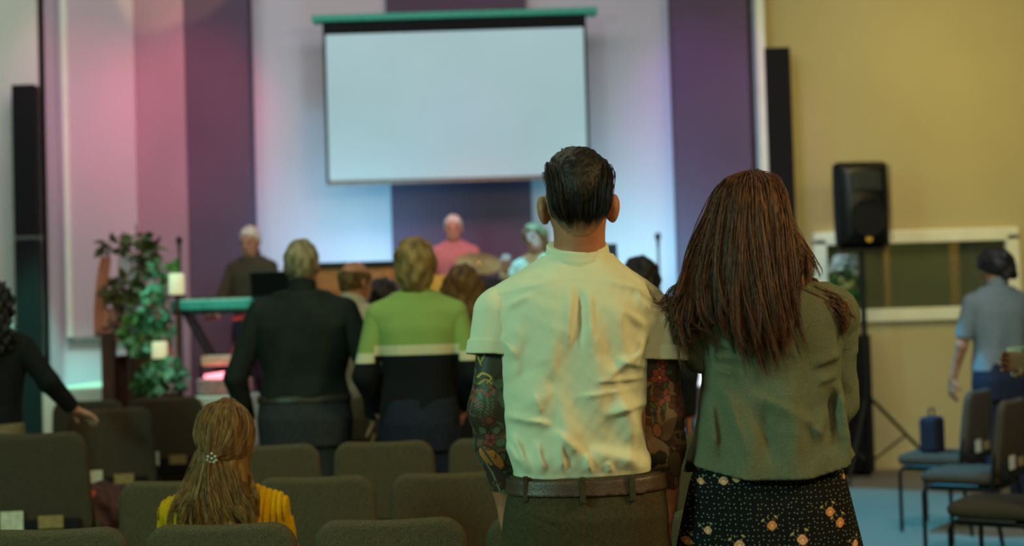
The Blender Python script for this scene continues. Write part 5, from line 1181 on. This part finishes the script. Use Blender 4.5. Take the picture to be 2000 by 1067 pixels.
BM().tube([(0, 0, .2), r2(285, 650), r2(310, 560)], .012).out('stem', M['wood_brown'], t2, True)
zq = r2(290, 700)[2]; BM().lathe([(.09, 0), (.10, .02), (.13, zq - .02), (.14, zq), (.12, zq), (.11, zq - .04), (0, zq - .05)]).out('pot', M['wood_brown'], t2, True)
t3 = T('potted_plant', 'low leafy teal-green plant in front of the wedge monitor', 'plant', (at(318, 760, 10.15).x, 10.15, zs))
def r3(px, py): return rel(px, py, t3)
foliage('foliage', [(70, r3(322, 745), (.14, .11, .09), .10, 9), (30, r3(330, 722), (.12, .1, .05), .10, 10)], M['leaf_teal'], t3)
foliage('foliage', [(60, r3(295, 738), (.10, .1, .09), .10, 19)], M['leaf'], t3)
zq = max(.06, r3(318, 770)[2]); BM().lathe([(.07, 0), (.10, zq), (.08, zq), (0, zq - .02)]).out('pot', M['wood_brown'], t3, True)
wax = mat('candle_wax', (236, 232, 196), .5, emit=(250, 240, 190), estr=.42)
for (px_, py_, h_, lb) in ((345, 555, .15, 'thick lit cream pillar candle high on its stand, beside the keyboard end'), (312, 684, .12, 'thick lit cream pillar candle low on a stand among the plants')):
    q = at(px_, py_, 10.25); zt_ = q.z - h_ / 2
    s_ = T('candle_stand', 'slim brown stand under the ' + ('high' if py_ < 600 else 'low') + ' cream candle', 'stand', (q.x, 10.25, zs)); hq = zt_ - zs
    BM().tube([(0, 0, .02), (0, 0, hq - .02)], .014).out('pole', M['wood_brown'], s_, True); BM().lathe([(.0, 0), (.07, 0), (.07, .015), (.0, .02)], (0, 0, hq - .02)).out('plate', M['wood_brown'], s_, True); BM().lathe([(.10, 0), (.10, .02), (.02, .03)]).out('base', M['wood_brown'], s_, True)
    c_ = T('candle', lb, 'candle', (q.x, 10.25, zt_)); BM().lathe([(0, 0), (.052, 0), (.055, .01), (.055, h_ - .01), (.05, h_), (.02, h_ - .01), (0, h_ - .012)]).out('wax', wax, c_, True)
    BM().tube([(0, 0, h_ - .015), (.002, 0, h_ + .008)], .002, 6).out('wick', M['black_metal'], c_, True)
pe = at(275, 735, 10.9); t = T('pedestal', 'brown wooden pedestal behind the plants', 'pedestal', (at(262, 735, 10.9).x, 10.95, zs)); hq = at(262, 700, 10.9).z - zs
BM().box((0, 0, hq / 2), (.24, .24, hq), bev=.01).out('body', M['wood_brown'], t); BM().box((0, 0, hq + .012), (.29, .29, .024), bev=.006).out('top', M['wood_brown'], t)

# ================================================================== RIGHT SIDE
q = at(1682, 400, 12.2); top = at(1682, 316, 12.2).z; bot = at(1682, 486, 12.2).z; wdt = at(1738, 400, 12.2).x - at(1628, 400, 12.2).x
t = T('loudspeaker', 'black loudspeaker with small gold badge raised on the stand beside the window', 'loudspeaker', (q.x, 12.2, bot), .08)
hs_ = top - bot
solid('cabinet', [(RBox((0, 0, hs_ / 2), (wdt / 2, .17, hs_ / 2), .05, tp=-.03), 0)], M['black_plastic'], t, h=.012)
BM().lathe([(.16, .0), (.165, .012), (.15, .016), (.13, .0), (.0, -.006)], (0, -.172, hs_ * .34), M=Euler((PI / 2, 0, 0)).to_matrix()).out('woofer', M['black_cloth'], t, True)
BM().box((0, -.172, hs_ * .76), (.26, .012, .17), bev=.02).out('horn', mat('horn_grey', (44, 50, 50), .3), t)
BM().lathe([(.026, 0), (.026, .006), (0, .007)], (0, -.172, hs_ * .10), M=Euler((PI / 2, 0, 0)).to_matrix()).out('badge', mat('badge_gold', (220, 176, 60), .35, emit=(220, 170, 50), estr=.0), t, True)
for k_ in range(2): BM().box((-.2 + .4 * k_, -.174, hs_ * .5), (.008, .006, hs_ * .86)).out('trim_strip', M['black_metal'], t)
t = T('speaker_stand', 'black tripod stand with long pole under the loudspeaker', 'stand', (at(1690, 700, 12.2).x, 12.2, 0))
BM().tube([(0, 0, .08), (0, 0, bot - .02)], lambda u: .030 if u < .5 else .022).out('pole', M['black_metal'], t, True); BM().lathe([(.045, -.03), (.045, .03)], (0, 0, .72)).out('collar', M['black_metal'], t, True)
BM().box((0, 0, bot - .015), (wdt * .8, .22, .025), bev=.005).out('top_plate', M['black_metal'], t)
for (dx_, dy_) in ((.62, -.1), (-.42, .3), (-.3, -.5)):
    BM().tube([(dx_ * .02, dy_ * .02, .72), (dx_, dy_, .03)], .016).out('leg', M['black_metal'], t, True); lg = t.children[-1]
    BM().tube([(dx_ * .5, dy_ * .5, .38), (0, 0, .14)], .010).out('brace', M['black_metal'], lg, True)
q0, q1 = at(1640, 655, 12.6), at(1700, 912, 12.6); x0_ = at(1600, 700, 12.6).x; x1_ = at(1698, 780, 12.6).x
t = T('black_cabinet', 'tall black equipment cabinet half hidden behind the cardigan', 'cabinet', ((x0_ + x1_) / 2, 12.68, 0)); hc = q0.z
BM().box((0, 0, hc / 2 + .02), (x1_ - x0_, .42, hc - .04), bev=.012).out('body', M['black_plastic'], t); BM().box((0, -.215, hc / 2), (x1_ - x0_ - .06, .012, hc - .2), bev=.004).out('door', M['black_cloth'], t)
for k_ in (-1, 1): BM().box((k_ * (x1_ - x0_) / 2 * .8, 0, .02), (.05, .3, .04)).out('foot', M['black_metal'], t)
bv = at(1650, 600, 12.68); t = T('flower_vase', 'vase of white and yellow-green flowers on the black cabinet, under the loudspeaker', 'vase', (at(1650, 640, 12.68).x, 12.68, hc))
BM().lathe([(.05, 0), (.055, .01), (.075, .10), (.05, .17), (.058, .19), (.045, .19), (.04, .15), (0, .02)]).out('vase', M['card_white'], t, True)
def rv(px, py): return rel(px, py, t)
petal = mat('white_petals', (206, 222, 226), .8)
fl_ = BM(); r_ = random.Random(3)
for i_ in range(46):
    c_ = rv(1650 + r_.uniform(-28, 26), 517 + r_.uniform(-16, 16)); w_ = bmesh.ops.create_icosphere(fl_.b, subdivisions=2, radius=r_.uniform(.022, .036)); bmesh.ops.scale(fl_.b, vec=(1, 1, .6), verts=w_['verts']); bmesh.ops.translate(fl_.b, vec=Vector(c_) + Vector((0, r_.uniform(-.07, .07), 0)), verts=w_['verts'])
fl_.out('white_blossoms', petal, t, True)
fl_ = BM()
for i_ in range(20):
    c_ = rv(1662 + r_.uniform(-24, 14), 565 + r_.uniform(-24, 24)); w_ = bmesh.ops.create_icosphere(fl_.b, subdivisions=2, radius=r_.uniform(.018, .03)); bmesh.ops.translate(fl_.b, vec=Vector(c_) + Vector((0, r_.uniform(-.07, .07), 0)), verts=w_['verts'])
fl_.out('yellow_blossoms', mat('yellow_petals', (190, 188, 110), .8), t, True)
foliage('foliage', [(80, rv(1655, 560), (.12, .09, .14), .09, 31)], M['leaf'], t)
# bag on the farthest side chair and a few things on the left seats
bg = mat('navy_bag', (20, 26, 46), .8, (15, 20, 36), 30, .4, 200)
q = at(1822, 882, 9.35)
t = T('tote_bag', 'dark blue bag standing on the blue-lit chair at right', 'bag', (q.x, 9.35, .51), .9)
BM().box((0, 0, .12), (.17, .12, .24), bev=.03).out('body', bg, t); BM().tube([(-.04, 0, .23), (-.04, 0, .29), (.04, 0, .29), (.04, 0, .23)], .006).out('handle', bg, t, True)
q = at(172, 960, 6.9); t = T('jacket', 'crumpled rust-red and brown jacket beside the leftmost card-holding chair', 'jacket', (q.x, 7.15, .50))
solid('jacket_body', [Ell((0, 0, .10), (.20, .16, .10)), Ell((.08, -.05, .04), (.16, .14, .07)), Ell((-.10, .03, .16), (.12, .10, .06))], mat('brown_cloth', (84, 58, 54), .95, (60, 42, 42), 20), t, h=.012, k=.05, pad=.02, post=lambda V, x, y, z: np.maximum(V - .012 * wob(x, y, z, 30), -z))
solid('collar_fold', [Ell((-.06, -.08, .16), (.12, .05, .03))], mat('rust_cloth', (170, 70, 50), .9), t, h=.01, pad=.01, post=lambda V, x, y, z: V - .005 * wob(x, y, z, 40))
